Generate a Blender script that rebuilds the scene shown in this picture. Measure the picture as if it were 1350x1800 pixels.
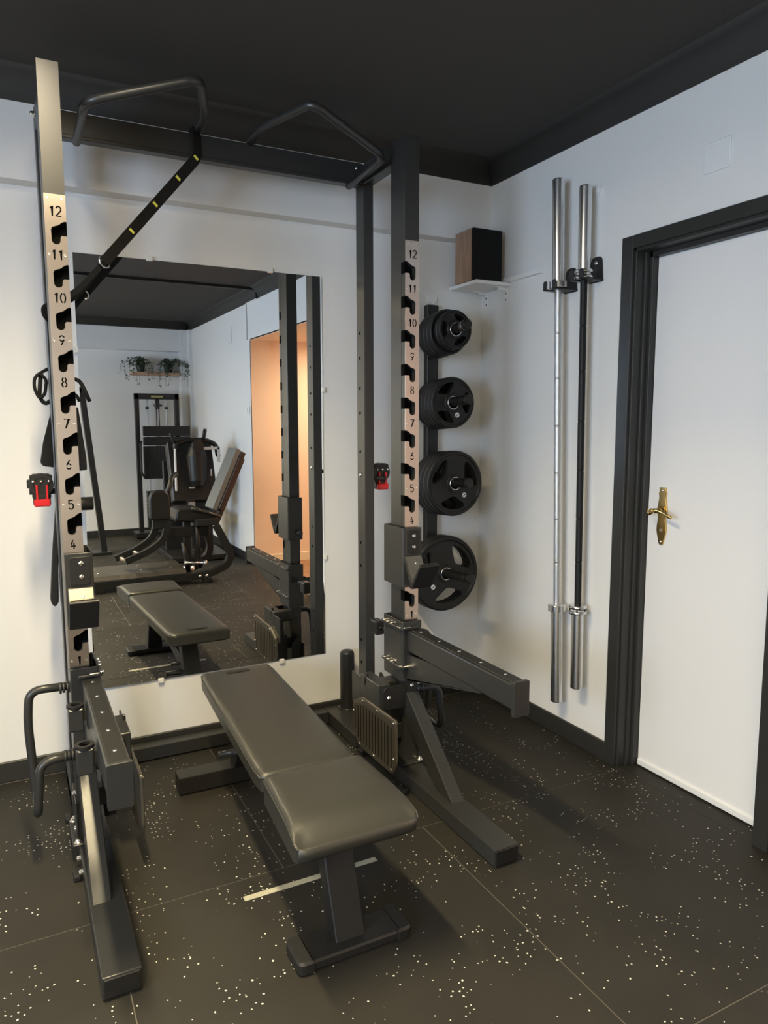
import bpy, bmesh, math, random
from mathutils import Vector, Matrix
random.seed(7)
S = bpy.context.scene
for o in list(bpy.data.objects): bpy.data.objects.remove(o)
PI = math.pi
# ------------------------------------------------------------------ camera
cd = bpy.data.cameras.new('camera'); cam = bpy.data.objects.new('camera', cd); S.collection.objects.link(cam)
yaw, pit, rol = 0.4742, 0.1204, -0.0019
fw = Vector((math.sin(yaw)*math.cos(pit), math.cos(yaw)*math.cos(pit), -math.sin(pit)))
r0 = Vector((math.cos(yaw), -math.sin(yaw), 0)); u0 = r0.cross(fw)
rr = r0*math.cos(rol)+u0*math.sin(rol); uu = -r0*math.sin(rol)+u0*math.cos(rol)
cam.matrix_world = Matrix(((rr.x, uu.x, -fw.x, -2.1313), (rr.y, uu.y, -fw.y, -3.0083), (rr.z, uu.z, -fw.z, 1.3923), (0, 0, 0, 1)))
cd.sensor_fit = 'VERTICAL'; cd.sensor_height = 36; cd.lens = 1272.2*36/1800; cd.clip_start = .02
S.camera = cam
# ------------------------------------------------------------------ world, lights, exposure
w = bpy.data.worlds.new('sky'); S.world = w; w.use_nodes = True
w.node_tree.nodes['Background'].inputs[0].default_value = (.62, .78, 1, 1)
w.node_tree.nodes['Background'].inputs[1].default_value = 1.0
def area(name, loc, direction, sx, sy, power, col, shape='RECTANGLE', spread=PI):
    l = bpy.data.lights.new(name, 'AREA'); l.shape = shape; l.size = sx; l.size_y = sy
    l.energy = power; l.color = col; l.spread = spread
    o = bpy.data.objects.new(name, l); S.collection.objects.link(o); o.location = loc
    o.rotation_euler = Vector(direction).to_track_quat('-Z', 'Y').to_euler(); return o
area('window_daylight', (-4.75, -3.2, 1.6), (1, .05, -.05), 1.9, 1.3, 100, (.56, .74, 1))
LAMPS = [((-2.0, -1.45), 30), ((-3.4, -1.8), 11), ((-2.9, -3.9), 46), ((-3.4, -5.3), 54)]
for (lx, ly), pw in LAMPS:
    area('ceiling_lamp_light', (lx, ly, 2.57), (0, 0, -1), .08, .9, pw*.85, (1, .82, .47), 'RECTANGLE', 2.15)
    area('ceiling_lamp_light', (lx, ly, 2.569), (0, 0, -1), .08, .9, pw*.42, (1, .84, .58), 'RECTANGLE', 2.95)
area('hallway_lamp_light', (1.0, -3.0, 2.14), (0, 0, -1), .3, .3, 24, (1, .84, .62), 'DISK')
S.view_settings.view_transform = 'Standard'; S.view_settings.look = 'None'
S.view_settings.exposure = 0.52; S.view_settings.gamma = 1; S.view_settings.use_curve_mapping = False
# ------------------------------------------------------------------ materials
def mat(name, col, rough=.5, metal=0, spec=.5, noise=None, bump=None, emit=None, coat=0, aniso=0):
    m = bpy.data.materials.new(name); m.use_nodes = True; nt = m.node_tree; b = nt.nodes['Principled BSDF']
    b.inputs['Base Color'].default_value = (*col, 1); b.inputs['Roughness'].default_value = rough
    b.inputs['Metallic'].default_value = metal; b.inputs['Specular IOR Level'].default_value = spec
    b.inputs['Coat Weight'].default_value = coat
    if aniso: b.inputs['Anisotropic'].default_value = aniso
    if emit: b.inputs['Emission Color'].default_value = (*emit[0], 1); b.inputs['Emission Strength'].default_value = emit[1]
    tc = nt.nodes.new('ShaderNodeTexCoord')
    if noise:                                   # (scale, amount): slight tonal variation
        n = nt.nodes.new('ShaderNodeTexNoise'); n.inputs['Scale'].default_value = noise[0]; n.inputs['Detail'].default_value = 4
        mx = nt.nodes.new('ShaderNodeMix'); mx.data_type = 'RGBA'
        nt.links.new(tc.outputs['Object'], n.inputs['Vector']); nt.links.new(n.outputs['Fac'], mx.inputs['Factor'])
        mx.inputs['A'].default_value = (*[c*(1-noise[1]) for c in col], 1); mx.inputs['B'].default_value = (*[min(1, c*(1+noise[1])) for c in col], 1)
        nt.links.new(mx.outputs['Result'], b.inputs['Base Color'])
    if bump:                                    # (scale, strength, distance)
        n = nt.nodes.new('ShaderNodeTexNoise'); n.inputs['Scale'].default_value = bump[0]; n.inputs['Detail'].default_value = 3
        bp = nt.nodes.new('ShaderNodeBump'); bp.inputs['Strength'].default_value = bump[1]; bp.inputs['Distance'].default_value = bump[2]
        nt.links.new(tc.outputs['Object'], n.inputs['Vector']); nt.links.new(n.outputs['Fac'], bp.inputs['Height']); nt.links.new(bp.outputs['Normal'], b.inputs['Normal'])
    return m
M = {}
M['wall'] = mat('white_wall_paint', (.76, .755, .74), .7, spec=.2, noise=(3, .015), bump=(6, .25, .004))
M['ceil'] = mat('dark_ceiling_paint', (.064, .062, .058), .85, spec=.15, noise=(2, .05), bump=(90, .2, .001))
M['trim'] = mat('anthracite_trim_paint', (.028, .028, .026), .42, spec=.4, noise=(5, .06))
M['door'] = mat('white_door_lacquer', (.82, .81, .80), .38, spec=.35, noise=(2, .01), bump=(4, .12, .003))
M['powder'] = mat('charcoal_powder_coat', (.027, .0275, .027), .33, spec=.5, noise=(30, .06), bump=(900, .12, .0004))
M['powder2'] = mat('black_powder_coat', (.014, .014, .014), .42, spec=.45, noise=(30, .06))
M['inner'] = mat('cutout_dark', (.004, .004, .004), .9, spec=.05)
M['rubber'] = mat('black_rubber', (.013, .013, .0125), .48, spec=.4, noise=(60, .1), bump=(250, .25, .0006))
M['plastic'] = mat('black_plastic', (.012, .012, .012), .38, spec=.5)
M['chrome'] = mat('chrome', (.80, .80, .80), .26, 1, noise=(20, .03))
M['zinc'] = mat('zinc_bolt', (.85, .83, .78), .22, 1)
M['steel'] = mat('brushed_steel', (.66, .57, .50), .30, 1, noise=(8, .06), aniso=.5)
M['etched'] = mat('etched_dark_steel', (.20, .18, .15), .36, .8, noise=(14, .18))
M['leather'] = mat('black_vinyl', (.031, .0305, .026), .38, spec=.6, noise=(300, .12), bump=(700, .35, .0008))
M['brass'] = mat('brass', (.62, .44, .17), .2, 1, noise=(30, .15))
M['mirror'] = mat('mirror_silver', (.90, .91, .90), 0.0, 1)
M['clear'] = mat('clear_plastic_clip', (.75, .75, .72), .12, spec=.7)
M['red'] = mat('red_lever', (.55, .01, .015), .3, spec=.6)
M['strap'] = mat('black_webbing', (.010, .010, .010), .8, spec=.2, bump=(500, .4, .0005))
M['yellow'] = mat('yellow_stitch', (.75, .72, .12), .7)
M['white'] = mat('white_plastic', (.80, .80, .79), .4)
M['tape'] = mat('glow_tape', (.42, .40, .30), .6, noise=(120, .15))
M['woodlt'] = mat('light_wood', (.52, .33, .22), .5, noise=(25, .2))
M['orange'] = mat('apricot_paint', (.82, .61, .45), .7, spec=.2, noise=(3, .02))
M['cream'] = mat('cream_baseboard', (.78, .66, .46), .5)
M['greypad'] = mat('grey_vinyl', (.16, .165, .16), .45, spec=.5)
M['leaf'] = mat('leaf_green', (.07, .10, .055), .5, noise=(40, .3))
M['gold'] = mat('gold_badge', (.45, .42, .16), .4, .5)
M['lampglass'] = mat('lamp_diffuser', (.9, .85, .75), .5, emit=((1, .82, .58), 4))
M['liner'] = mat('worn_liner', (.22, .20, .165), .33, .8, noise=(40, .25))
M['darkpad'] = mat('dark_machine_vinyl', (.014, .013, .0125), .42, spec=.4)
M['silver'] = mat('silver_paint', (.60, .61, .62), .4)
M['brown'] = mat('brown_pad_shell', (.035, .018, .013), .4)
# speaker walnut veneer with vertical grain
def wood(name, c1, c2, scale, stretch):
    m = bpy.data.materials.new(name); m.use_nodes = True; nt = m.node_tree; b = nt.nodes['Principled BSDF']
    tc = nt.nodes.new('ShaderNodeTexCoord'); mp = nt.nodes.new('ShaderNodeMapping'); mp.inputs['Scale'].default_value = stretch
    n = nt.nodes.new('ShaderNodeTexNoise'); n.inputs['Scale'].default_value = scale; n.inputs['Detail'].default_value = 6
    rp = nt.nodes.new('ShaderNodeValToRGB'); rp.color_ramp.elements[0].color = (*c1, 1); rp.color_ramp.elements[1].color = (*c2, 1)
    rp.color_ramp.elements[0].position = .3; rp.color_ramp.elements[1].position = .7
    nt.links.new(tc.outputs['Object'], mp.inputs['Vector']); nt.links.new(mp.outputs['Vector'], n.inputs['Vector'])
    nt.links.new(n.outputs['Fac'], rp.inputs['Fac']); nt.links.new(rp.outputs['Color'], b.inputs['Base Color']); b.inputs['Roughness'].default_value = .5
    return m
M['walnut'] = wood('walnut_veneer', (.26, .155, .10), (.42, .27, .18), 12, (4, 4, .5))
M['plank'] = wood('hall_wood', (.22, .10, .045), (.42, .22, .11), 10, (1, 9, 1))
# rubber floor with pale flecks
def flecked():
    m = bpy.data.materials.new('flecked_rubber'); m.use_nodes = True; nt = m.node_tree; b = nt.nodes['Principled BSDF']
    g = nt.nodes.new('ShaderNodeNewGeometry'); L = nt.links.new
    v = nt.nodes.new('ShaderNodeTexVoronoi'); v.voronoi_dimensions = '2D'; v.inputs['Scale'].default_value = 74; v.inputs['Randomness'].default_value = 1
    v2 = nt.nodes.new('ShaderNodeTexNoise'); v2.inputs['Scale'].default_value = 260
    off = nt.nodes.new('ShaderNodeVectorMath'); off.operation = 'SCALE'; off.inputs['Scale'].default_value = .006
    ad = nt.nodes.new('ShaderNodeVectorMath'); ad.operation = 'ADD'
    L(g.outputs['Position'], v2.inputs['Vector']); L(v2.outputs['Color'], off.inputs[0]); L(g.outputs['Position'], ad.inputs[0]); L(off.outputs[0], ad.inputs[1]); L(ad.outputs[0], v.inputs['Vector'])
    sep = nt.nodes.new('ShaderNodeSeparateColor'); L(v.outputs['Color'], sep.inputs[0])
    def mth(op, a, bb, clamp=False):
        n = nt.nodes.new('ShaderNodeMath'); n.operation = op; n.use_clamp = clamp
        for i, q in enumerate((a, bb)):
            if isinstance(q, (int, float)): n.inputs[i].default_value = q
            else: L(q, n.inputs[i])
        return n.outputs[0]
    cl = nt.nodes.new('ShaderNodeTexNoise'); cl.inputs['Scale'].default_value = 5.5; cl.inputs['Detail'].default_value = 3; L(g.outputs['Position'], cl.inputs['Vector'])
    thr = mth('MULTIPLY_ADD', cl.outputs['Fac'], -1.25); nt.nodes[-1].inputs[2].default_value = 1.555   # clumping of the flecks
    pick = mth('GREATER_THAN', sep.outputs[0], thr)
    rad = mth('MULTIPLY_ADD', sep.outputs[1], .11); nt.nodes[-1].inputs[2].default_value = .09
    dot = mth('LESS_THAN', v.outputs['Distance'], rad)
    f = mth('MULTIPLY', pick, dot)
    n = nt.nodes.new('ShaderNodeTexNoise'); n.inputs['Scale'].default_value = 3; n.inputs['Detail'].default_value = 6; L(g.outputs['Position'], n.inputs['Vector'])
    rp = nt.nodes.new('ShaderNodeValToRGB'); rp.color_ramp.elements[0].position = .3; rp.color_ramp.elements[1].position = .75
    rp.color_ramp.elements[0].color = (.016, .015, .0123, 1); rp.color_ramp.elements[1].color = (.026, .0238, .0195, 1); L(n.outputs['Fac'], rp.inputs['Fac'])
    mx = nt.nodes.new('ShaderNodeMix'); mx.data_type = 'RGBA'; L(f, mx.inputs['Factor']); L(rp.outputs['Color'], mx.inputs['A']); mx.inputs['B'].default_value = (.68, .65, .58, 1)
    L(mx.outputs['Result'], b.inputs['Base Color']); b.inputs['Roughness'].default_value = .62; b.inputs['Specular IOR Level'].default_value = .32
    bn = nt.nodes.new('ShaderNodeTexNoise'); bn.inputs['Scale'].default_value = 500; L(g.outputs['Position'], bn.inputs['Vector'])
    bp = nt.nodes.new('ShaderNodeBump'); bp.inputs['Strength'].default_value = .3; bp.inputs['Distance'].default_value = .001; L(bn.outputs['Fac'], bp.inputs['Height']); L(bp.outputs['Normal'], b.inputs['Normal'])
    return m
M['fleck'] = flecked(); M['joint'] = mat('dusty_joint', (.11, .10, .085), .8)
# ------------------------------------------------------------------ mesh helpers
def bm_(): return bmesh.new()
def box(bm, x0, x1, y0, y1, z0, z1, bev=0, seg=1):
    vs = [bm.verts.new((x, y, z)) for x in (min(x0, x1), max(x0, x1)) for y in (min(y0, y1), max(y0, y1)) for z in (min(z0, z1), max(z0, z1))]
    fs = [bm.faces.new([vs[i] for i in q]) for q in ((0, 1, 3, 2), (4, 6, 7, 5), (0, 4, 5, 1), (2, 3, 7, 6), (0, 2, 6, 4), (1, 5, 7, 3))]
    if bev: bmesh.ops.bevel(bm, geom=list({e for f in fs for e in f.edges}), offset=bev, segments=seg, affect='EDGES', profile=.5)
    return vs
def prism(bm, pts, axis, a, b, bev=0):
    """polygon pts extruded along axis from a to b. axis x: pts=(y,z); y: (x,z); z: (x,y)"""
    def P(p, t): return {'x': (t, p[0], p[1]), 'y': (p[0], t, p[1]), 'z': (p[0], p[1], t)}[axis]
    A = [bm.verts.new(P(p, a)) for p in pts]; B = [bm.verts.new(P(p, b)) for p in pts]; n = len(pts)
    fs = [bm.faces.new(A), bm.faces.new(B[::-1])] + [bm.faces.new((A[i], B[i], B[(i+1) % n], A[(i+1) % n])) for i in range(n)]
    bmesh.ops.recalc_face_normals(bm, faces=fs)
    if bev: bmesh.ops.bevel(bm, geom=list({e for f in fs[:2] for e in f.edges}), offset=bev, segments=1, affect='EDGES')
def roundpoly(pts, r, n=4):
    out = []; N = len(pts)
    rs = r if isinstance(r, (list, tuple)) else [r]*N
    for i in range(N):
        p = Vector(pts[i]); a = (Vector(pts[i-1])-p); b = (Vector(pts[(i+1) % N])-p); R = rs[i]
        if R <= 0: out.append(tuple(p)); continue
        R = min(R, a.length*.49, b.length*.49); A = p+a.normalized()*R; B = p+b.normalized()*R
        for k in range(n+1):
            t = k/n; q = A*(1-t)**2+p*2*t*(1-t)+B*t*t; out.append(tuple(q))
    return out
def cyl(bm, p0, p1, r0, r1=None, n=16, caps=True):
    p0 = Vector(p0); p1 = Vector(p1); r1 = r0 if r1 is None else r1; d = (p1-p0).normalized()
    u = d.orthogonal().normalized(); v = d.cross(u)
    A = [bm.verts.new(p0+(u*math.cos(t)+v*math.sin(t))*r0) for t in [2*PI*i/n for i in range(n)]]
    B = [bm.verts.new(p1+(u*math.cos(t)+v*math.sin(t))*r1) for t in [2*PI*i/n for i in range(n)]]
    fs = []
    for i in range(n): f = bm.faces.new((A[i], A[(i+1) % n], B[(i+1) % n], B[i])); f.smooth = True; fs.append(f)
    if caps: fs += [bm.faces.new(A[::-1]), bm.faces.new(B)]
    return fs
def lathe(bm, prof, p0, d, n=24):
    """prof list of (dist along d, radius)"""
    p0 = Vector(p0); d = Vector(d).normalized(); u = d.orthogonal().normalized(); v = d.cross(u); R = []
    q = [prof[0]]                                # support rings keep the shading straight on long spans
    for a, c in zip(prof, prof[1:]):
        L_ = abs(c[0]-a[0])
        if L_ > .02: q += [(a[0]+(c[0]-a[0])*t, a[1]+(c[1]-a[1])*t) for t in (.0015/L_, 1-.0015/L_)]
        q.append(c)
    prof = q
    for (t, r) in prof: R.append([bm.verts.new(p0+d*t+(u*math.cos(2*PI*i/n)+v*math.sin(2*PI*i/n))*max(r, 1e-4)) for i in range(n)])
    for a, b in zip(R, R[1:]):
        for i in range(n): f = bm.faces.new((a[i], a[(i+1) % n], b[(i+1) % n], b[i])); f.smooth = True
    bm.faces.new(R[0][::-1]); bm.faces.new(R[-1])
def tube(bm, pts, r, n=12, fil=.03, seg=6, flat=None, caps=True):
    """swept tube with filleted corners; flat=(w,t,normal) makes a strap"""
    P = [Vector(p) for p in pts]; path = [P[0]]
    for i in range(1, len(P)-1):
        a = P[i-1]-P[i]; b = P[i+1]-P[i]; f = min(fil, a.length*.48, b.length*.48); A = P[i]+a.normalized()*f; B = P[i]+b.normalized()*f
        for k in range(seg+1): t = k/seg; path.append(A*(1-t)**2+P[i]*2*t*(1-t)+B*t*t)
    path.append(P[-1]); rings = []; prev = None
    for i, p in enumerate(path):
        d = (path[min(i+1, len(path)-1)]-path[max(i-1, 0)]).normalized()
        if flat:
            w, t, nv = flat; v = Vector(nv); v = (v-d*v.dot(d)).normalized(); u = d.cross(v)
            rings.append([bm.verts.new(p+u*a*w/2+v*b*t/2) for a, b in ((-1, -1), (1, -1), (1, 1), (-1, 1))])
        else:
            if prev is None: u = d.orthogonal().normalized()
            else: u = (prev-d*prev.dot(d)).normalized()
            prev = u; v = d.cross(u)
            rings.append([bm.verts.new(p+(u*math.cos(2*PI*k/n)+v*math.sin(2*PI*k/n))*r) for k in range(n)])
    for a, b in zip(rings, rings[1:]):
        m = len(a)
        for k in range(m): f = bm.faces.new((a[k], a[(k+1) % m], b[(k+1) % m], b[k])); f.smooth = not flat
    if caps: bm.faces.new(rings[0][::-1]); bm.faces.new(rings[-1])
SPLIT = {'bolt', 'screw', 'pin_hole', 'plate_slot', 'slot_shade', 'plate_screw', 'rubber_foot', 'weld_bead', 'stitch_mark', 'pin', 'bracket_pair', 'chrome_bracket', 'foot_cradle', 'grab_bar', 'screen_rib', 'adjuster_bar', 'ladder_plate', 'strap_tail', 'damper', 'collar_ring', 'hand_loop'}
def islands(bm):
    seen = set(); out = []
    for v in bm.verts:
        if v in seen: continue
        st = [v]; seen.add(v); g = []
        while st:
            q = st.pop(); g.append(q)
            for e in q.link_edges:
                o = e.other_vert(q)
                if o not in seen: seen.add(o); st.append(o)
        out.append(g)
    return out
def obj(name, bm, m, parent=None, mats=None):
    if name in SPLIT:
        isl = islands(bm)
        if len(isl) > 1:
            first = None
            for g in isl:
                nb = bmesh.new(); mp = {v: nb.verts.new(v.co) for v in g}
                for f in {f for v in g for f in v.link_faces}: nf = nb.faces.new([mp[v] for v in f.verts]); nf.smooth = f.smooth
                o = obj1(name, nb, m, parent, mats); first = first or o
            bm.free(); return first
    return obj1(name, bm, m, parent, mats)
def obj1(name, bm, m, parent=None, mats=None):
    bmesh.ops.recalc_face_normals(bm, faces=bm.faces[:])
    me = bpy.data.meshes.new(name); bm.to_mesh(me); bm.free()
    for k in ([m] if not mats else mats): me.materials.append(M[k])
    o = bpy.data.objects.new(name, me); S.collection.objects.link(o)
    if parent:
        o.parent = parent; o.matrix_parent_inverse = parent.matrix_world.inverted() if False else Matrix.Translation(-parent.location)
    return o
def tag(o, label, cat, group=None, kind=None):
    o['label'] = label; o['category'] = cat
    if group: o['group'] = group
    if kind: o['kind'] = kind
    return o
def thing(name, label, cat, loc=(0, 0, 0), group=None, kind=None):
    o = bpy.data.objects.new(name, None); S.collection.objects.link(o); o.location = loc; o.empty_display_size = .05
    return tag(o, label, cat, group, kind)
def struct(name, bm, m, label, cat): return tag(obj(name, bm, m), label, cat, kind='structure')
def bolt(bm, p, d, r=.008, h=.007, n=10): lathe(bm, [(0, r*1.35), (.0015, r*1.35), (.0016, r), (h*.8, r*.9), (h, r*.5)], p, d, n)
# ------------------------------------------------------------------ room shell
H = 2.62; WB = .074
b = bm_(); box(b, -4.72, .1, -6.4, .2, -.08, -.0016)
floor = struct('floor', b, 'joint', 'black rubber tile gym floor with pale flecks', 'floor')
tm = {}
def tile(x0, x1, y0, y1):
    x0 = max(x0, -4.6); x1 = min(x1, 0.0); y0 = max(y0, -6.26); y1 = min(y1, WB)
    if x1-x0 < .02 or y1-y0 < .02: return
    k = (round(x1-x0, 4), round(y1-y0, 4)); g = .0018
    if k not in tm:
        b = bm_(); box(b, -k[0]/2+g, k[0]/2-g, -k[1]/2+g, k[1]/2-g, -.0016, 0, .0005)
        bmesh.ops.recalc_face_normals(b, faces=b.faces[:]); me = bpy.data.meshes.new('rubber_tile'); b.to_mesh(me); b.free(); me.materials.append(M['fleck']); tm[k] = me
    o = bpy.data.objects.new('rubber_tile', tm[k]); S.collection.objects.link(o); o.location = ((x0+x1)/2, (y0+y1)/2, 0); o.parent = floor
W = 1.015
for r in range(7):
    y1 = -.958-W*(r-1); y0 = y1-W
    for c in range(6):
        xr = (.59 if r % 2 == 0 else .085)-W*c
        tile(xr-W, xr, y0, y1)
b = bm_(); box(b, .0005, .168, -.919, -1.569, -.0016, 0, .0005); obj('rubber_tile', b, 'fleck', floor)
b = bm_(); box(b, -4.72, 0, WB, .2, 0, H); struct('wall_back', b, 'wall', 'white wall carrying the mirror and the plate rack', 'wall')
b = bm_()
for y0, y1, z0, z1 in ((.2, -.917, -.014, H), (-.917, -1.62, 2.06, H), (-1.62, -2.25, -.014, H), (-2.25, -3.70, 2.18, H), (-3.70, -6.4, -.014, H)):
    box(b, 0, .2, y0, y1, z0, z1)
box(b, .17, .2, -.917, -1.62, 0, 2.06)
struct('wall_right', b, 'wall', 'white wall with the barbells and the door', 'wall')
b = bm_(); box(b, -4.72, .2, -6.4, -6.26, 0, H); struct('wall_front', b, 'wall', 'white far wall seen in the mirror', 'wall')
b = bm_()
for y0, y1, z0, z1 in ((.2, -2.2, 0, H), (-2.2, -4.2, 0, .95), (-2.2, -4.2, 2.25, H), (-4.2, -6.4, 0, H)): box(b, -4.72, -4.6, y0, y1, z0, z1)
struct('wall_left', b, 'wall', 'white wall with the daylight window, out of view', 'wall')
b = bm_(); box(b, -4.72, .2, -6.4, .2, H, H+.1); struct('ceiling', b, 'ceil', 'flat ceiling painted dark charcoal', 'ceiling')
b = bm_(); box(b, -4.6, 0, -0.0, WB, 2.2646, H); struct('trim_1', b, 'wall', 'white boxed beam along the top of the mirror wall', 'beam')
b = bm_(); box(b, -4.6, 0, -6.26, -6.14, 2.2646, H); struct('trim_2', b, 'wall', 'white boxed beam along the top of the far wall', 'beam')
b = bm_(); box(b, -.13, 0, -6.26, -6.12, 0, 2.53); box(b, -.04, 0, -6.12, -6.05, 0, 2.53); struct('trim_3', b, 'wall', 'white boxed pillar in the far corner', 'pillar')
b = bm_()
def cove(ax, a, c, w0, sg):
    q = [(w0, 2.529), (w0+sg*.006, 2.529), (w0+sg*.012, 2.560), (w0+sg*.030, 2.590), (w0+sg*.060, 2.611), (w0+sg*.095, 2.6195), (w0+sg*.095, 2.625), (w0, 2.625)]
    A = [b.verts.new((a, p[0], p[1]) if ax == 'x' else (p[0], a, p[1])) for p in q]; B = [b.verts.new((c, p[0], p[1]) if ax == 'x' else (p[0], c, p[1])) for p in q]; n = len(q)
    for k in range(n): f = b.faces.new((A[k], B[k], B[(k+1) % n], A[(k+1) % n])); f.smooth = 1 <= k <= 4
    b.faces.new(A); b.faces.new(B[::-1])
cove('x', -4.6, 0, 0, -1); cove('x', -4.6, 0, -6.14, 1); cove('y', -6.14, 0, 0, -1); cove('y', -6.14, 0, -4.6, 1)
struct('trim_4', b, 'ceil', 'dark painted cove where walls meet the ceiling', 'trim')
def bboard(name, x0, x1, y0, y1, m='trim', h=.082, lab=''):
    b = bm_(); box(b, x0, x1, y0, y1, 0, h, .003); return struct(name, b, m, lab, 'baseboard')
bboard('baseboard_back', -4.6, 0, WB-.012, WB, lab='dark skirting below the mirror wall')
bboard('baseboard_right', -.012, 0, -.874, WB-.012, lab='dark skirting between corner and door')
bboard('baseboard_right', -.012, 0, -2.25, -1.612, lab='dark skirting between door and hallway')
bboard('baseboard_right', -.012, 0, -6.12, -3.70, lab='dark skirting beyond the hallway opening')
bboard('baseboard_front', -4.6, -.14, -6.26, -6.248, lab='dark skirting along the far wall')
# hallway beyond the opening
b = bm_()
box(b, .2, 2.6, -3.8, -3.70, -.05, 2.28); box(b, .2, 2.6, -2.25, -2.15, -.05, 2.28); box(b, 2.5, 2.6, -3.70, -2.25, -.05, 2.28); box(b, 0.001, 2.6, -3.70, -2.25, 2.18, 2.28)
box(b, 0.0, .2, -3.72, -3.694, 0, 2.18); box(b, 0, .2, -2.256, -2.23, 0, 2.18); box(b, 0, .2, -3.70, -2.25, 2.176, 2.19)
struct('wall_hallway', b, 'orange', 'apricot painted hallway behind the opening', 'wall')
b = bm_(); box(b, 0, 2.5, -3.70, -2.25, -.06, -.012); hf = struct('floor_hallway', b, 'woodlt', 'warm wooden floor of the hallway', 'floor')
for k in range(11):
    y = -3.70+k*.132
    for x in (0, 1.25):
        b = bm_(); x0 = x+(0.0 if x == 0 else (k % 3)*.3-.3); x1 = (1.25+(k % 3)*.3-.3) if x == 0 else 2.5
        box(b, x0+.001, x1-.001, y+.001, min(y+.131, -2.251), -.012, 0, .001); obj('plank', b, 'plank', hf)
bboard('baseboard_hallway', 0.02, 2.5, -3.70, -3.685, 'cream', .09, 'cream skirting on the apricot hallway wall')
# window
b = bm_()
for y0, y1, z0, z1 in ((-2.2, -2.26, .95, 2.25), (-4.14, -4.2, .95, 2.25), (-2.26, -4.14, .95, 1.01), (-2.26, -4.14, 2.19, 2.25), (-3.17, -3.23, 1.01, 2.19)): box(b, -4.68, -4.62, y0, y1, z0, z1)
wn = struct('window_1', b, 'white', 'white framed daylight window', 'window')
# ------------------------------------------------------------------ door
door = thing('door_1', 'plain white door in a dark frame with brass lever', 'door', (0, -1.25, 0), kind='structure')
b = bm_()
for y0, y1, z0, z1 in ((-.876, -.931, 0, 2.094), (-1.557, -1.612, 0, 2.094), (-.931, -1.557, 2.046, 2.094)): box(b, -.014, .002, y0, y1, z0, z1, .002)
for s, ya in ((-1, -.917), (1, -1.571)):
    box(b, 0.0, .062, ya, ya+s*.022, 0, 2.052, .002); box(b, .062, .12, ya, ya+s*.044, 0, 2.052, .002); box(b, .04, .07, ya, ya+s*.031, 0, 2.04, .002)
box(b, 0.0, .062, -.93, -1.56, 2.036, 2.06); box(b, .062, .12, -.93, -1.56, 2.018, 2.06)
obj('door_frame', b, 'trim', door)
b = bm_(); box(b, .090, .13, -.962, -1.527, .012, 2.018, .002); leaf = obj('door_leaf', b, 'door', door)
b = bm_(); box(b, .082, .092, -.966, -1.523, .006, .030, .002); obj('sweep', b, 'white', door)
# brass back plate, long shaped outline
prof = [(0, .023), (.012, .024), (.02, .0235), (.026, .029), (.034, .028), (.05, .024), (.075, .029), (.10, .036), (.118, .038), (.135, .032), (.155, .028), (.17, .030), (.19, .035), (.215, .036), (.235, .030), (.25, .025), (.262, .020), (.275, .018), (.285, .010)]
def outline(sc=1.0):
    pts = [(.0, .006)] + [(z, wd) for z, wd in prof]; zt = 1.150; k = .222/.285
    L = [(-1.036-wd*.63*sc, zt-z*k) for z, wd in pts]; Rr = [(-1.036+wd*.63*sc, zt-z*k) for z, wd in pts][::-1]; return L+Rr
b = bm_(); prism(b, outline(), 'x', .0905, .082, .0012); hp = obj('handle_plate', b, 'brass', door)
b = bm_()
lathe(b, [(0, .016), (.006, .016), (.010, .010), (.05, .009), (.058, .011), (.062, .006)], (.084, -1.036, 1.062), (-1, 0, 0), 20)
obj('handle_rose', b, 'brass', hp)
b = bm_()
pts = [(-1.012, 1.068, .004), (-1.010, 1.060, .007), (-1.018, 1.052, .009), (-1.028, 1.056, .010), (-1.04, 1.064, .0095), (-1.06, 1.066, .008), (-1.085, 1.060, .0075), (-1.11, 1.050, .008), (-1.125, 1.046, .006)]
rings = []
for y, z, r in pts: rings.append([b.verts.new((.034+.6*r*math.cos(2*PI*k/10), y, z+r*math.sin(2*PI*k/10))) for k in range(10)])
for p, q in zip(rings, rings[1:]):
    for k in range(10): f = b.faces.new((p[k], p[(k+1) % 10], q[(k+1) % 10], q[k])); f.smooth = True
b.faces.new(rings[0]); b.faces.new(rings[-1]); obj('handle_lever', b, 'brass', hp)
b = bm_()
for z in (1.139, .94): bolt(b, (.082, -1.036, z), (-1, 0, 0), .004, .003)
cyl(b, (.083, -1.036, .985), (.0805, -1.036, .985), .006); obj('screw', b, 'zinc', hp)
# ------------------------------------------------------------------ wall fittings
b = bm_(); prism(b, roundpoly([(-1.226, 2.32), (-1.328, 2.32), (-1.328, 2.222), (-1.226, 2.222)], .01), 'x', -.007, .004, .0025)
tag(obj('access_panel', b, 'white'), 'square white cover plate high on wall above the door', 'cover plate')
b = bm_(); cyl(b, (.003, -.735, 2.31), (-.008, -.735, 2.31), .019, n=28); cyl(b, (-.008, -.735, 2.31), (-.013, -.735, 2.31), .014, .012, n=28)
tag(obj('junction_cover', b, 'white'), 'small round white cap beside the top of the right barbell', 'cover')
b = bm_(); cyl(b, (-.29, WB+.003, 1.990), (-.29, WB-.006, 1.990), .031, n=32); cyl(b, (-.29, WB-.006, 1.990), (-.29, WB-.011, 1.990), .026, .023, n=32)
tag(obj('junction_cover', b, 'white'), 'round white cap above the black weight plate rail', 'cover')
b = bm_(); box(b, -.020, 0, -.398, .05, 2.054, 2.076, .002); box(b, -.022, 0, -.400, -.392, 2.052, 2.078, .001)
tag(obj('cable_duct', b, 'white'), 'thin white cable duct on wall right of the speaker shelf', 'cable duct')
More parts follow.
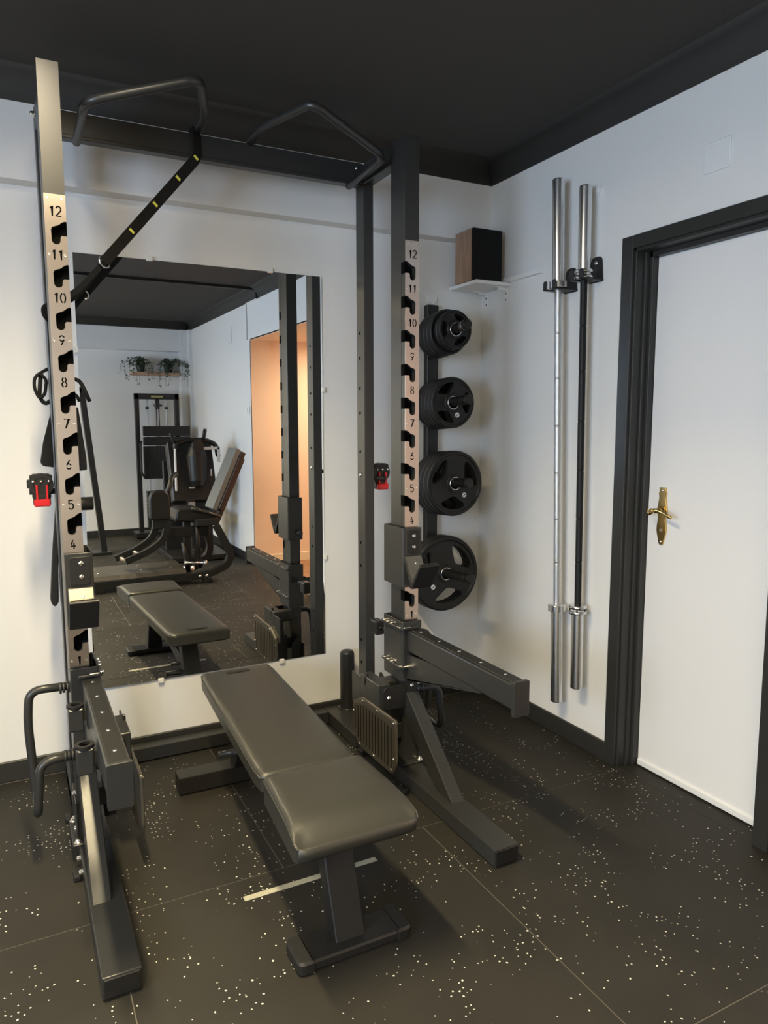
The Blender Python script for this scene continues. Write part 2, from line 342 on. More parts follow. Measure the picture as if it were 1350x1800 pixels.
# shelf + brackets + speaker
sh = thing('wall_shelf', 'small white corner shelf under the speaker', 'shelf', (-.1, -.05, 2.04))
b = bm_(); box(b, -.197, -.001, -.166, 0.066, 2.036, 2.052, .003, 2); obj('board', b, 'white', sh)
for y in (.026, -.134):
    b = bm_(); box(b, -.004, 0, y-.011, y+.011, 1.965, 2.036, .002); box(b, -.075, 0, y-.011, y+.011, 2.032, 2.036, .0015); box(b, -.05, -.002, y-.003, y+.003, 2.02, 2.034)
    br = obj('shelf_bracket', b, 'white', sh)
    b = bm_()
    for z in (1.977, 2.007): cyl(b, (-.004, y, z), (-.0055, y, z), .004, n=10)
    obj('screw', b, 'powder2', br)
sp = thing('speaker', 'black fronted walnut bookshelf speaker on the corner shelf', 'speaker', (-.12, -.07, 2.052))
b = bm_(); box(b, -.205, -.042, -.135, .0, 2.0525, 2.283, .002); obj('cabinet', b, 'walnut', sp)
b = bm_(); box(b, -.205, -.042, -.150, -.136, 2.0525, 2.283, .003); obj('grille', b, 'strap', sp)
# ------------------------------------------------------------------ mirror
mi = thing('wall_mirror', 'large frameless mirror on the wall behind the rack', 'mirror', (-1.37, .066, .318))
def my(x, z): return .066+.0058*(x+1.4)-.0021*(z-1.2)
x0, x1, z0, z1 = -1.8829, -.8631, .318, 2.0435
b = bm_(); vs = box(b, x0, x1, 0, .004, z0, z1, 0)
for v in vs: v.co.y += my(v.co.x, v.co.z)
obj('mirror_glass', b, 'mirror', mi)
for x, z, vert in ((x0, 1.68, 1), (x0, .86, 1), (x1, 1.55, 1), (x1, .78, 1), (-1.62, z0, 0), (-1.08, z0, 0), (-1.6, z1, 0), (-1.1, z1, 0)):
    b = bm_(); y = my(x, z)
    if vert: s = -1 if x < -1.4 else 1; box(b, x-s*.004, x+s*.012, y-.007, WB, z-.012, z+.012, .002)
    else: s = -1 if z < 1 else 1; box(b, x-.012, x+.012, y-.007, WB, z-s*.005, z+s*.014, .002)
    obj('clip', b, 'clear', mi)
# ------------------------------------------------------------------ power rack
CX = -1.3835
rack = thing('power_rack', 'tall charcoal half rack with numbered steel uprights by the mirror', 'power rack', (CX, -.4, 0))
xi, xo = .5665, .6245           # inner / outer face offsets from centre
z0n, dz = .5388, .1225
def zlab(n): return z0n+n*dz
def notch_outline(s, za, zb):
    """polygon (x,z) of the front face with J shaped slots cut from the inner edge; s=+1 right, -1 left"""
    inner = CX+s*xi; outer = CX+s*xo; wd = lambda d: inner+s*d
    pts = [(outer, zb), (outer, za), (inner, za)]
    for n in range(1, 12):
        L = zlab(n+1)
        zt, zo, zs, zbm = L-.0265, L-.044, L-.068, L-.093
        if zbm < za or zt > zb: continue
        pts += [(wd(0), zs), (wd(.014), zs), (wd(.0175), zs-.004), (wd(.018), zbm+.012)]
        pts += [(wd(.030+.012*math.sin(a)-.0), zbm+.012-.012*math.cos(a)) for a in [-PI/2*.99+PI*k/8 for k in range(9)]]
        pts += [(wd(.0425), zo-.008), (wd(.0405), zo-.002), (wd(.036), zo+.001), (wd(.022), zo+.006), (wd(.012), zt-.003), (wd(.005), zt), (wd(0), zt)]
    pts += [(inner, zb)]
    return pts
def arc(cx, cy, rx, ry, a0, a1, n=9): return [(cx+rx*math.cos(math.radians(a0+(a1-a0)*k/n)), cy+ry*math.sin(math.radians(a0+(a1-a0)*k/n))) for k in range(n+1)]
GL = {'1': [[(-.16, .28), (.05, .48), (.05, -.5)]],
 '2': [arc(0, .22, .25, .27, 165, -40)+[(-.27, -.47), (.29, -.47)]],
 '3': [arc(0, .24, .23, .25, 150, -75), arc(0, -.23, .26, .26, 80, -150)],
 '4': [[(.10, -.5), (.10, -.28)], [(.10, -.12), (.10, .20)], [(.02, .48), (-.20, -.02)], [(-.26, -.18), (.30, -.18)]],
 '5': [[(.24, .47), (-.18, .47), (-.22, .06)]+arc(-.0, -.17, .26, .31, 125, -150)],
 '6': [[(.12, .48), (-.16, .02)], arc(0, -.20, .25, .27, 155, 20), arc(0, -.20, .25, .27, -20, -160)],
 '7': [[(-.26, .47), (.26, .47), (-.10, -.5)]],
 '8': [arc(0, .25, .20, .23, 75, -80), arc(0, .25, .20, .23, 105, 260), arc(0, -.23, .25, .25, 75, -75), arc(0, -.23, .25, .25, 105, 255)],
 '9': [arc(0, .20, .25, .27, 160, 20), arc(0, .20, .25, .27, 200, 340), [(.16, -.02), (-.10, -.48)]],
 '0': [arc(0, 0, .25, .48, 75, -75, 14), arc(0, 0, .25, .48, 105, 255, 14)]}
def numeral(txt, cx, zc, y, par, h=.0285):
    b = bm_(); t = .0020
    for i, ch in enumerate(txt):
        ox = cx+(i-(len(txt)-1)/2)*h*.64
        for st in GL[ch]:
            P = [Vector((ox+p[0]*h*.92, zc+p[1]*h)) for p in st]; L_, R_ = [], []
            for k, p in enumerate(P):
                d = (P[min(k+1, len(P)-1)]-P[max(k-1, 0)]).normalized(); n = Vector((-d.y, d.x))*t
                if 0 < k < len(P)-1:
                    a_ = (P[k]-P[k-1]).normalized(); n = n/max(.5, abs(a_.dot(d)))
                L_.append(b.verts.new((p.x+n.x, y, p.y+n.y))); R_.append(b.verts.new((p.x-n.x, y, p.y-n.y)))
            for k in range(len(P)-1): b.faces.new((L_[k], L_[k+1], R_[k+1], R_[k]))
    return obj('numeral', b, 'inner', par)
YF, YB, ZT = -.620, -.5065, 2.422
for s in (-1, 1):
    # front upright: solid tube behind, slotted front skin, steel number plate
    b = bm_(); xa, xb = CX+s*xi, CX+s*xo
    box(b, xa, xb, YF+.026, YB, .062, ZT, .003, 2)
    prism(b, notch_outline(s, .062, ZT), 'y', YF+.0265, YF)
    up = obj('front_upright', b, 'powder', rack)
    b = bm_(); prism(b, notch_outline(s, zlab(1)-.022, zlab(12)+.048), 'y', YF, YF-.003); npl = obj('number_plate', b, 'steel', rack)
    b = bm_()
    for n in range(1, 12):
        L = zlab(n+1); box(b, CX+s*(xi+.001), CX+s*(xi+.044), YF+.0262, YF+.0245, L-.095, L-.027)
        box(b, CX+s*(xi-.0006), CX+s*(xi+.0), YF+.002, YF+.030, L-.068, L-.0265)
    obj('slot_shade', b, 'inner', rack)  # near-black sheets standing in for the shade inside the slots
    for n in range(1, 13):
        numeral(str(n), (xa+xb)/2+s*.000, zlab(n), YF-.0033, npl)
    b = bm_()
    for n in (1, 3, 5, 7, 9, 11):
        for q in (.008, .050): bolt(b, (CX+s*(xi+q), YF-.003, zlab(n)), (0, -1, 0), .0028, .0016, 8)
    for q in (.010, .048): bolt(b, (CX+s*(xi+q), YF-.003, zlab(12)+.037), (0, -1, 0), .0028, .0016, 8)
    obj('plate_screw', b, 'zinc', npl)
    # rear upright
    b = bm_(); ra, rb = CX+s*.5755, CX+s*.6195; box(b, ra, rb, -.255, -.179, .06, 2.43, .003, 2); ru = obj('rear_upright', b, 'powder', rack)
    b = bm_()
    for z in (1.77, 1.668, 1.543, 1.44, 1.277, .885, .784, .453, .351): cyl(b, (ra+s*.001, -.21, z), (ra-s*.0012, -.21, z), .0065, n=14)
    obj('pin_hole', b, 'inner', ru)
    b = bm_(); bolt(b, (ra, -.21, 1.178), (-s, 0, 0), .007, .006); obj('bolt', b, 'zinc', ru)
    # side rail at the top joining front and rear uprights
    b = bm_(); box(b, CX+s*.572, CX+s*.618, YB, -.255, 2.352, 2.428, .003); obj('side_rail', b, 'powder', rack)
    # base
    b = bm_(); box(b, CX+s*.5315, CX+s*.6255, -1.272, .0, .004, .062, .003, 2)
    box(b, CX+s*.500, CX+s*.6255, -.30, .050, .006, .063, .002)
    bs = obj('base_tube', b, 'powder', rack)
    b = bm_(); box(b, CX+s*.535, CX+s*.622, -1.276, -1.270, .008, .058, .002); obj('end_cap', b, 'plastic', bs)
    for y in (-.72, -1.18, -.35):
        b = bm_()
        for q in ((.640,) if s < 0 else (.508,)): box(b, CX+s*(q-.012), CX+s*(q+.012), y-.022, y+.022, 0.0, .022, .006, 2)
        if y < -1: b.free(); b = bm_(); box(b, CX+s*.54, CX+s*.62, y-.03, y+.03, 0, .006)
        obj('rubber_foot', b, 'rubber', bs)
    # diagonal brace
    b = bm_(); pr = [(-.612, .345), (-.612, .235), (-.875, .062), (-.962, .062)]
    prism(b, [(-.615, .352), (-.640, .356), (-.972, .062), (-.868, .062), (-.615, .245)], 'x', CX+s*.5665, CX+s*.6185, .003); obj('brace', b, 'powder', rack)
    # foot flange with bolts
    b = bm_(); box(b, CX+s*.548, CX+s*.645, -.648, -.47, .062, .070, .003); fl = obj('foot_flange', b, 'powder', rack)
    b = bm_()
    for x, y in ((.628, -.634), (.560, -.49), (.632, -.49)): bolt(b, (CX+s*x, y, .070), (0, 0, 1), .009, .013)
    for y, z in ((-.60, .10), (-.66, .03), (-.53, .10), (-.74, .03)): bolt(b, (CX+s*xo, y, z), (s, 0, 0), .009, .013)
    bolt(b, (CX+s*.60, YF, .375), (0, -1, 0), .006, .006)
    bolt(b, (CX+s*xo, -.56, .20), (s, 0, 0), .008, .012); obj('bolt', b, 'zinc', fl)
    b = bm_(); box(b, CX+s*xo, CX+s*(xo+.006), -.63, -.48, .062, .20, .002); obj('side_gusset', b, 'powder', rack)
    # grab handle loop on the outside
    X = lambda d: CX+s*d
    b = bm_()
    tube(b, [(X(xo), -.505, .545), (X(.742), -.505, .548), (X(.750), -.505, .44), (X(.738), -.505, .185), (X(.738), -.62, .175), (X(.724), -.62, .352), (X(xo), -.61, .354)], .0135, 14, .04)
    gh = obj('grab_handle', b, 'powder', rack)
    b = bm_()
    for y, z in ((-.515, .545), (-.61, .354)):
        for d, r in ((.0, .019), (.012, .017), (.022, .019)): cyl(b, (X(xo+d), y, z), (X(xo+d+.007), y, z), r, n=18)
    obj('collar_ring', b, 'powder', gh)
    # foot plate assembly on the inside: block, bracket, slotted plate
    b = bm_(); box(b, X(.453), X(.503), -.622, -.455, .13, .398, .003); box(b, X(.453), X(.459), -.457, -.375, .25, .385, .002)
    box(b, X(.453), X(.463), -.51, -.495, .36, .415, .003)
    box(b, X(.500), X(.566), -.600, -.55, .16, .22, .002); box(b, X(.50), X(.575), -.56, -.50, .33, .385, .006)
    fp = obj('foot_plate_block', b, 'powder', rack)
    b = bm_(); prism(b, roundpoly([(X(.470), .388), (X(.5665), .388), (X(.5665), .296), (X(.470), .296)], [.022, .003, .003, .022]), 'y', -.6225, -.6285, .001); bk = obj('bracket', b, 'powder2', rack); b = bm_()
    prism(b, roundpoly([(-.50, .33), (-.42, .375), (-.38, .28), (-.50, .20)], .006), 'x', X(.56), X(.5665)); obj('link_plate', b, 'powder2', rack)
    b = bm_(); bolt(b, (X(.494), -.6285, .343), (0, -1, 0), .007, .006); obj('bolt', b, 'zinc', bk)
    ol = roundpoly([(-.498, .313), (-.778, .317), (-.782, .150), (-.750, .100), (-.462, .094), (-.400, .150), (-.408, .268)], .012)
    b = bm_(); prism(b, ol, 'x', X(.4425), X(.452), .0015); prism(b, roundpoly([(-.50, .306), (-.772, .310), (-.775, .160), (-.75, .108), (-.466, .103), (-.410, .152), (-.416, .262)], .01), 'x', X(.441), X(.4425))
    pl = obj('foot_plate', b, 'etched', rack)
    b = bm_()
    for k in range(13):
        y = -.432-.0262*k; zt = .27+min(0, 0) if y < -.5 else .27-(.5+y)*.35
        zb = .122 if y < -.47 else .122+(y+.47)*.9
        box(b, X(.4408), X(.4412), y-.0032, y+.0032, zb, zt+.012)
    obj('plate_slot', b, 'inner', pl)
    b = bm_()
    for y, z in ((-.502, .298), (-.63, .302), (-.765, .302), (-.765, .165), (-.745, .118), (-.60, .110), (-.47, .108), (-.418, .23)): bolt(b, (X(.441), y, z), (-s, 0, 0), .0045, .003, 8)
    obj('plate_screw', b, 'zinc', pl)
    b = bm_(); box(b, X(.503), X(.540), -.57, -.50, .10, .25, .003); obj('spacer', b, 'powder2', rack)
# beam between the rear uprights
b = bm_(); box(b, CX-.574, CX+.574, -.255, -.185, 2.355, 2.432, .003, 2); bar = obj('cross_beam', b, 'powder', rack)
b = bm_(); box(b, CX-.56, CX+.56, -.262, -.250, 2.343, 2.356, .002); obj('beam_flange', b, 'powder', bar)
b = bm_()
for s in (-1, 1):
    bolt(b, (CX+s*.572, -.30, 2.395), (-s, 0, 0), .008, .012); bolt(b, (CX+s*.545, -.255, 2.41), (0, -1, 0), .005, .006); bolt(b, (CX+s*.62, -.29, 2.39), (s, 0, 0), .009, .014)
obj('bolt', b, 'zinc', bar)
for s in (-1, 1):
    cc = -1.375
    b = bm_(); tube(b, [(cc+s*.503, -.250, 2.338), (cc+s*.503, -.565, 2.350), (cc+s*.183, -.668, 2.437), (cc+s*.100, -.40, 2.440), (cc+s*.100, -.245, 2.436)], .0145, 14, .045)
    obj('pull_up_handle', b, 'powder', rack)
b = bm_(); box(b, CX-.499, CX+.499, -.010, .050, .006, .062, .003, 2); obj('rear_crossbar', b, 'powder', rack)
b = bm_(); lathe(b, [(0, .034), (.235, .034), (.24, .0335), (.243, .034), (.268, .033), (.277, .026), (.280, .012)], (-.783, 0.0, .063), (0, 0, 1), 28); bpost = obj('band_post', b, 'powder2', rack)
b = bm_(); cyl(b, (-.783, 0, .063), (-.783, 0, .068), .043, n=28); obj('weld_ring', b, 'powder', bpost)
for s in (-1, 1):
    b = bm_(); cyl(b, (CX+s*.6195, -.20, 1.16), (CX+s*.70, -.20, 1.16), .010); obj('storage_peg', b, 'powder', rack)
b = bm_(); cyl(b, (CX-.5755, -.20, 1.110), (CX-.495, -.20, 1.110), .024, n=20); cyl(b, (CX-.499, -.20, 1.110), (CX-.494, -.20, 1.110), .021, n=20); obj('rubber_roller', b, 'rubber', rack)
# ------------------------------------------------------------------ J cups
def jcup(s, lab):
    cxx = -.796 if s > 0 else -1.966
    t = thing('j_cup', lab, 'bar hook', (cxx, -.6, .77), 'bar hooks on the uprights')
    x0, x1 = cxx-.041, cxx+.041; za, zb = .775, 1.003; inn = x0 if s > 0 else x1; out = x1 if s > 0 else x0; d = 1 if s > 0 else -1
    b = bm_(); e = .006
    # C shaped sleeve: front, inner side, back
    ring = roundpoly([(out, -.640), (inn, -.640), (inn, -.480), (out, -.480), (out, -.480-e), (inn+d*e, -.480-e), (inn+d*e, -.640+e), (out, -.640+e)], [.002, .010, .010, .002, 0, .005, .005, 0], 3)
    prism(b, ring, 'z', za, zb, .0012); obj('sleeve', b, 'powder', t)
    b = bm_(); prism(b, roundpoly([(cxx-.022+d*.005, .905), (cxx+.030+d*.0, .905), (cxx+.030, .992), (cxx-.022+d*.005, .992)], .010), 'y', -.640, -.646, .001); pd = obj('pad_plate', b, 'rubber', t)
    b = bm_()
    for z in (.930, .972): bolt(b, (cxx+.005, -.646, z), (0, -1, 0), .0055, .003)
    obj('screw', b, 'zinc', pd)
    b = bm_(); prism(b, [(-.641, .896), (-.647, .896), (-.701, .806), (-.706, .790), (-.690, .784), (-.686, .800), (-.641, .884)], 'x', x0+.004, x1-.004, .001); box(b, x0+.02, x1-.02, -.69, -.640, .785, .80)
    prism(b, roundpoly([(-.690, .784), (-.712, .784), (-.775, .878), (-.766, .884), (-.704, .800)], .004), 'x', x0-.0, x1+.0, .0015); hk = obj('hook', b, 'powder2', t)
    b = bm_(); prism(b, [(-.647, .897), (-.651, .895), (-.704, .806), (-.700, .805)], 'x', x0+.007, x1-.007); prism(b, [(-.700, .808), (-.763, .886), (-.766, .885), (-.704, .804)], 'x', x0+.004, x1-.004); obj('liner', b, 'liner', hk)
    b = bm_()
    for z, y in ((.870, -.664), (.835, -.686)): bolt(b, (cxx+.004, y, z), (0, -.86, .5), .005, .003)
    obj('screw', b, 'zinc', hk)
    b = bm_(); lathe(b, [(0, .008), (.02, .008), (.021, .014), (.045, .014), (.048, .010)], (cxx+d*.012, -.481, .815), (0, 1, 0), 16); obj('pull_pin', b, 'plastic', t)
    return t
jcup(1, 'charcoal hook cup sleeve on the right upright of the rack')
jcup(-1, 'charcoal hook cup sleeve on the left upright of the rack')
# ------------------------------------------------------------------ spotter arms
def spotter(s, lab):
    cxx = -.796 if s > 0 else -1.966; d = 1 if s > 0 else -1; ax_ = -.790 if s > 0 else -1.9495
    t = thing('spotter_arm', lab, 'safety arm', (cxx, -.6, .40), 'safety arms on the rack')
    x0, x1 = cxx-.042, cxx+.042; inn = x0 if s > 0 else x1; out = x1 if s > 0 else x0; e = .006; za, zb = .405, .640
    b = bm_()
    ring = roundpoly([(out, -.641), (inn, -.641), (inn, -.480), (out, -.480), (out, -.480-e), (inn+d*e, -.480-e), (inn+d*e, -.641+e), (out, -.641+e)], [.002, .010, .010, .002, 0, .005, .005, 0], 3)
    prism(b, ring, 'z', za, zb, .0012); obj('sleeve', b, 'powder', t)
    for z in (.615, .462):
        b = bm_(); o2 = roundpoly([(out-d*.02, -.654), (inn-d*.004, -.654), (inn-d*.012, -.645), (inn-d*.012, -.487), (inn-d*.002, -.480), (inn+d*.002, -.487), (inn+d*.002, -.640), (out-d*.02, -.640)], [.004, .006, .006, .006, .004, 0, 0, 0], 2)
        prism(b, o2, 'z', z-.005, z+.005, .002); obj('weld_band', b, 'zinc' if False else 'powder', t)
        b = bm_()
        for y in (-.50, -.53, -.56, -.635): box(b, inn-d*.014, inn-d*.0005, y-.009, y+.009, z+.004, z+.008, .002)
        box(b, inn, inn+d*.03, -.655, -.644, z+.003, z+.008, .002)
        obj('weld_bead', b, 'zinc', t)
    b = bm_(); box(b, ax_-.028, ax_+.028, -.641, -1.298, .526, .607, .004, 2); arm = obj('arm_beam', b, 'powder', t)
    b = bm_(); prism(b, roundpoly([(ax_-.030, .503), (ax_+.030, .503), (ax_+.030, .616), (ax_-.030, .616)], .007), 'y', -1.298, -1.312, .0015); obj('end_plate', b, 'powder', t)
    b = bm_(); box(b, ax_-.022, ax_+.022, -.662, -1.296, .6065, .6115, .0015); st = obj('rubber_strip', b, 'rubber', t)
    b = bm_()
    for k in range(5): lathe(b, [(0, .0065), (.002, .005), (.0025, .002)], (ax_, -.70-.132*k, .6112), (0, 0, 1), 10)
    obj('screw', b, 'zinc', st)
    b = bm_()   # gusset below the beam with an open triangle near the sleeve
    for q in (-.028, .022): prism(b, [(-.641, .408), (-.641, .509), (-.66, .513), (-.80, .5265), (-1.13, .5265)], 'x', ax_+q, ax_+q+.006)
    prism(b, [(-.641, .408), (-1.13, .521), (-1.13, .526), (-.641, .414)], 'x', ax_-.028, ax_+.028)
    obj('gusset', b, 'powder', t)
    b = bm_(); lathe(b, [(0, .008), (.025, .008), (.026, .013), (.055, .013), (.058, .009)], (cxx+d*.008, -.481, .548), (0, 1, 0), 16)
    cyl(b, (cxx+d*.008, -.43, .548), (cxx+d*.008, -.37, .548), .010); box(b, cxx-.022, cxx+.018, -.375, -.315, .515, .575, .006, 2); bolt(b, (cxx+d*-.002, -.375, .545), (0, -1, 0), .006, .004); obj('pull_pin', b, 'plastic', t)
    # two sleeves for pegs on the outer side
    for y in ((-.755, -1.055)):
        b = bm_(); xc = ax_+s*.056
        box(b, xc-.021, xc+.021, y-.022, y+.022, .492, .562, .004); box(b, xc-s*.03, xc-s*.01, y-.012, y+.012, .52, .55); hs = obj('peg_socket', b, 'powder', t)
        b = bm_()
        n = 24; rr_ = [(.027, 0), (.027, .008), (.015, .008), (.015, -.0)]
        R = [[b.verts.new((xc+r*.92*math.cos(2*PI*k/n), y+r*.92*math.sin(2*PI*k/n), .562+h)) for k in range(n)] for r, h in rr_]
        for a_, b_ in zip(R, R[1:]):
            for k in range(n): f = b.faces.new((a_[k], a_[(k+1) % n], b_[(k+1) % n], b_[k])); f.smooth = False
        b.faces.new(R[-1]); obj('rubber_ring', b, 'plastic', hs)
    return t
spotter(1, 'charcoal safety arm reaching out from the right upright')
spotter(-1, 'charcoal safety arm reaching out from the left upright')
# ------------------------------------------------------------------ suspension trainer, bands, clips
tr = thing('suspension_trainer', 'black suspension strap with yellow marks hung from pull-up beam', 'strap', (-1.478, -.27, 2.43))
b = bm_(); A = Vector((-1.478, -.275, 2.35)); B = Vector((-1.812, -.30, 1.945))
tube(b, [(-1.478, -.18, 2.445), (-1.478, -.20, 2.447), (-1.478, -.268, 2.440), (-1.478, -.272, 2.345), tuple(B)], 0, fil=.02, flat=(.036, .004, (.5, -.8, .2))); stp = obj('strap', b, 'strap', tr)
b = bm_()
D = (B-A).normalized(); nv = Vector((.5, -.8, .2)); nv = (nv-D*nv.dot(D)).normalized(); uu_ = D.cross(nv)
for t_ in (0.02, .22, .47, .72):
    p = A.lerp(B, t_)+nv*.0035; vs = []
    for a_ in (-.5, .5):
        for c_ in (-.5, .5):
            for e_ in (-1, 1): vs.append(b.verts.new(p+uu_*a_*.020+D*c_*.008+nv*e_*.001))
    for q in ((0, 1, 3, 2), (4, 6, 7, 5), (0, 4, 5, 1), (2, 3, 7, 6), (0, 2, 6, 4), (1, 5, 7, 3)): b.faces.new([vs[i] for i in q])
obj('stitch_mark', b, 'yellow', stp)
def ring(b, c, r, t, nrm, n=18):
    nrm = Vector(nrm).normalized(); u = nrm.orthogonal().normalized(); v = nrm.cross(u); c = Vector(c)
    P = [c+(u*math.cos(2*PI*k/n)+v*math.sin(2*PI*k/n))*r for k in range(n)]
    R = []
    for p in P:
        o = (p-c).normalized(); R.append([b.verts.new(p+(o*math.cos(2*PI*j/8)+nrm*math.sin(2*PI*j/8))*t) for j in range(8)])
    for i in range(n):
        for j in range(8): f = b.faces.new((R[i][j], R[i][(j+1) % 8], R[(i+1) % n][(j+1) % 8], R[(i+1) % n][j])); f.smooth = True
b = bm_(); ring(b, B, .020, .003, (.5, -.8, .2)); obj('steel_ring', b, 'chrome', tr)
b = bm_()
tube(b, [tuple(B), (-1.90, -.285, 1.845), (-1.975, -.275, 1.80), (-2.008, -.27, 1.785), (-2.008, -.27, 1.76), (-1.985, -.27, 1.73), (-1.985, -.27, 1.60)], 0, fil=.03, flat=(.018, .003, (.5, -.8, .2)))
tube(b, [tuple(B+Vector((.004, .02, 0))), (-1.888, -.25, 1.845), (-1.96, -.235, 1.79), (-1.98, -.235, 1.74), (-1.985, -.235, 1.57)], 0, fil=.03, flat=(.018, .003, (.5, -.8, .2))); obj('strap_tail', b, 'strap', tr)
def hand_loop(p, sgn):
    x, y, z = p
    b = bm_(); tube(b, [(x+.055*sgn, y+.02, z+.055), (x+.03*sgn, y, z+.04), (x, y, z+.02), (x-.003, y, z-.02), (x+.012*sgn, y, z-.055), (x+.03*sgn, y, z-.04), (x+.038*sgn, y, z+.01), (x+.02*sgn, y, z+.03)], .0055, 8, .02)
    tube(b, [(x+.02*sgn, y+.01, z+.025), (x+.012*sgn, y+.01, z-.05), (x+.03*sgn, y+.01, z-.075), (x+.06*sgn, y+.01, z-.05)], .007, 8, .02); obj('hand_loop', b, 'strap', tr)
hand_loop((-2.046, -.2, 1.538), 1)
b = bm_(); tube(b, [(-1.945, -.2, 1.555), (-1.905, -.2, 1.552), (-1.890, -.2, 1.525), (-1.872, -.2, 1.475)], .007, 8, .02); tube(b, [(-1.945, -.2, 1.50), (-1.915, -.2, 1.50), (-1.905, -.2, 1.475)], .006, 8, .012); obj('hand_loop', b, 'strap', tr)
b = bm_(); prism(b, roundpoly([(-2.000, 1.44), (-2.030, 1.335), (-2.043, 1.262), (-2.036, 1.250), (-1.975, 1.240), (-1.975, 1.44)], .006), 'y', -.185, -.215, .003); obj('foot_cradle', b, 'strap', tr)
b = bm_(); prism(b, roundpoly([(-1.912, 1.455), (-1.893, 1.27), (-1.893, 1.232), (-1.94, 1.228), (-1.94, 1.455)], .006), 'y', -.185, -.215, .003); obj('foot_cradle', b, 'strap', tr)
b = bm_(); prism(b, roundpoly([(-1.998, 1.13), (-2.022, .92), (-2.036, .755), (-2.022, .733), (-2.008, .75), (-2.002, .92), (-1.990, 1.13)], [0, .05, .012, .012, .012, .05, 0]), 'y', -.135, -.175, .004)
tag(obj('resistance_band', b, 'rubber'), 'long black resistance band hanging behind the left upright', 'resistance band')
def clip(loc, lab, flip=1):
    t = thing('barbell_clip', lab, 'barbell clip', loc, 'red and black barbell clips on the rack')
    x, y, z = loc; b = bm_(); n = 20
    for r0_, r1_, ya, yb in ((.026, .040, -.020, .020),):
        R = [[b.verts.new((x+r*math.cos(2*PI*k/n), y+yy, z+r*math.sin(2*PI*k/n))) for k in range(n)] for r, yy in ((r1_, ya), (r1_, yb), (r0_, yb), (r0_, ya))]
        for i in range(4):
            for k in range(n): b.faces.new((R[i][k], R[i][(k+1) % n], R[(i+1) % 4][(k+1) % n], R[(i+1) % 4][k]))
    box(b, x-.045*flip, x-.026*flip, y-.018, y+.018, z-.012, z+.018, .003); box(b, x-.028, x+.028, y-.022, y+.022, z-.075, z-.033, .006)
    box(b, x-.030, x+.030, y-.017, y+.017, z-.050, z+.038, .005); box(b, x-.036, x+.036, y-.016, y+.016, z+.016, z+.034, .003)
    obj('clamp_ring', b, 'plastic', t)
    b = bm_()
    for q in (-.018, .014): box(b, x+q, x+q+.006, y-.030, y-.020, z-.055, z+.0, .001)
    box(b, x-.026, x+.026, y-.036, y-.018, z-.075, z-.050, .003); obj('lever', b, 'red', t)
    b = bm_()
    for q in (-.025, 0, .025): cyl(b, (x+q-.004, y-.0245, z+.012), (x+q+.004, y-.0245, z+.012), .005, n=8)
    obj('pin', b, 'zinc', t); return t
clip((-2.045, -.20, 1.185-.0), 'red and black barbell clip on the left side of the rack', 1)
clip((-.695, -.17, 1.185), 'red and black barbell clip seen between the two right uprights', 1)
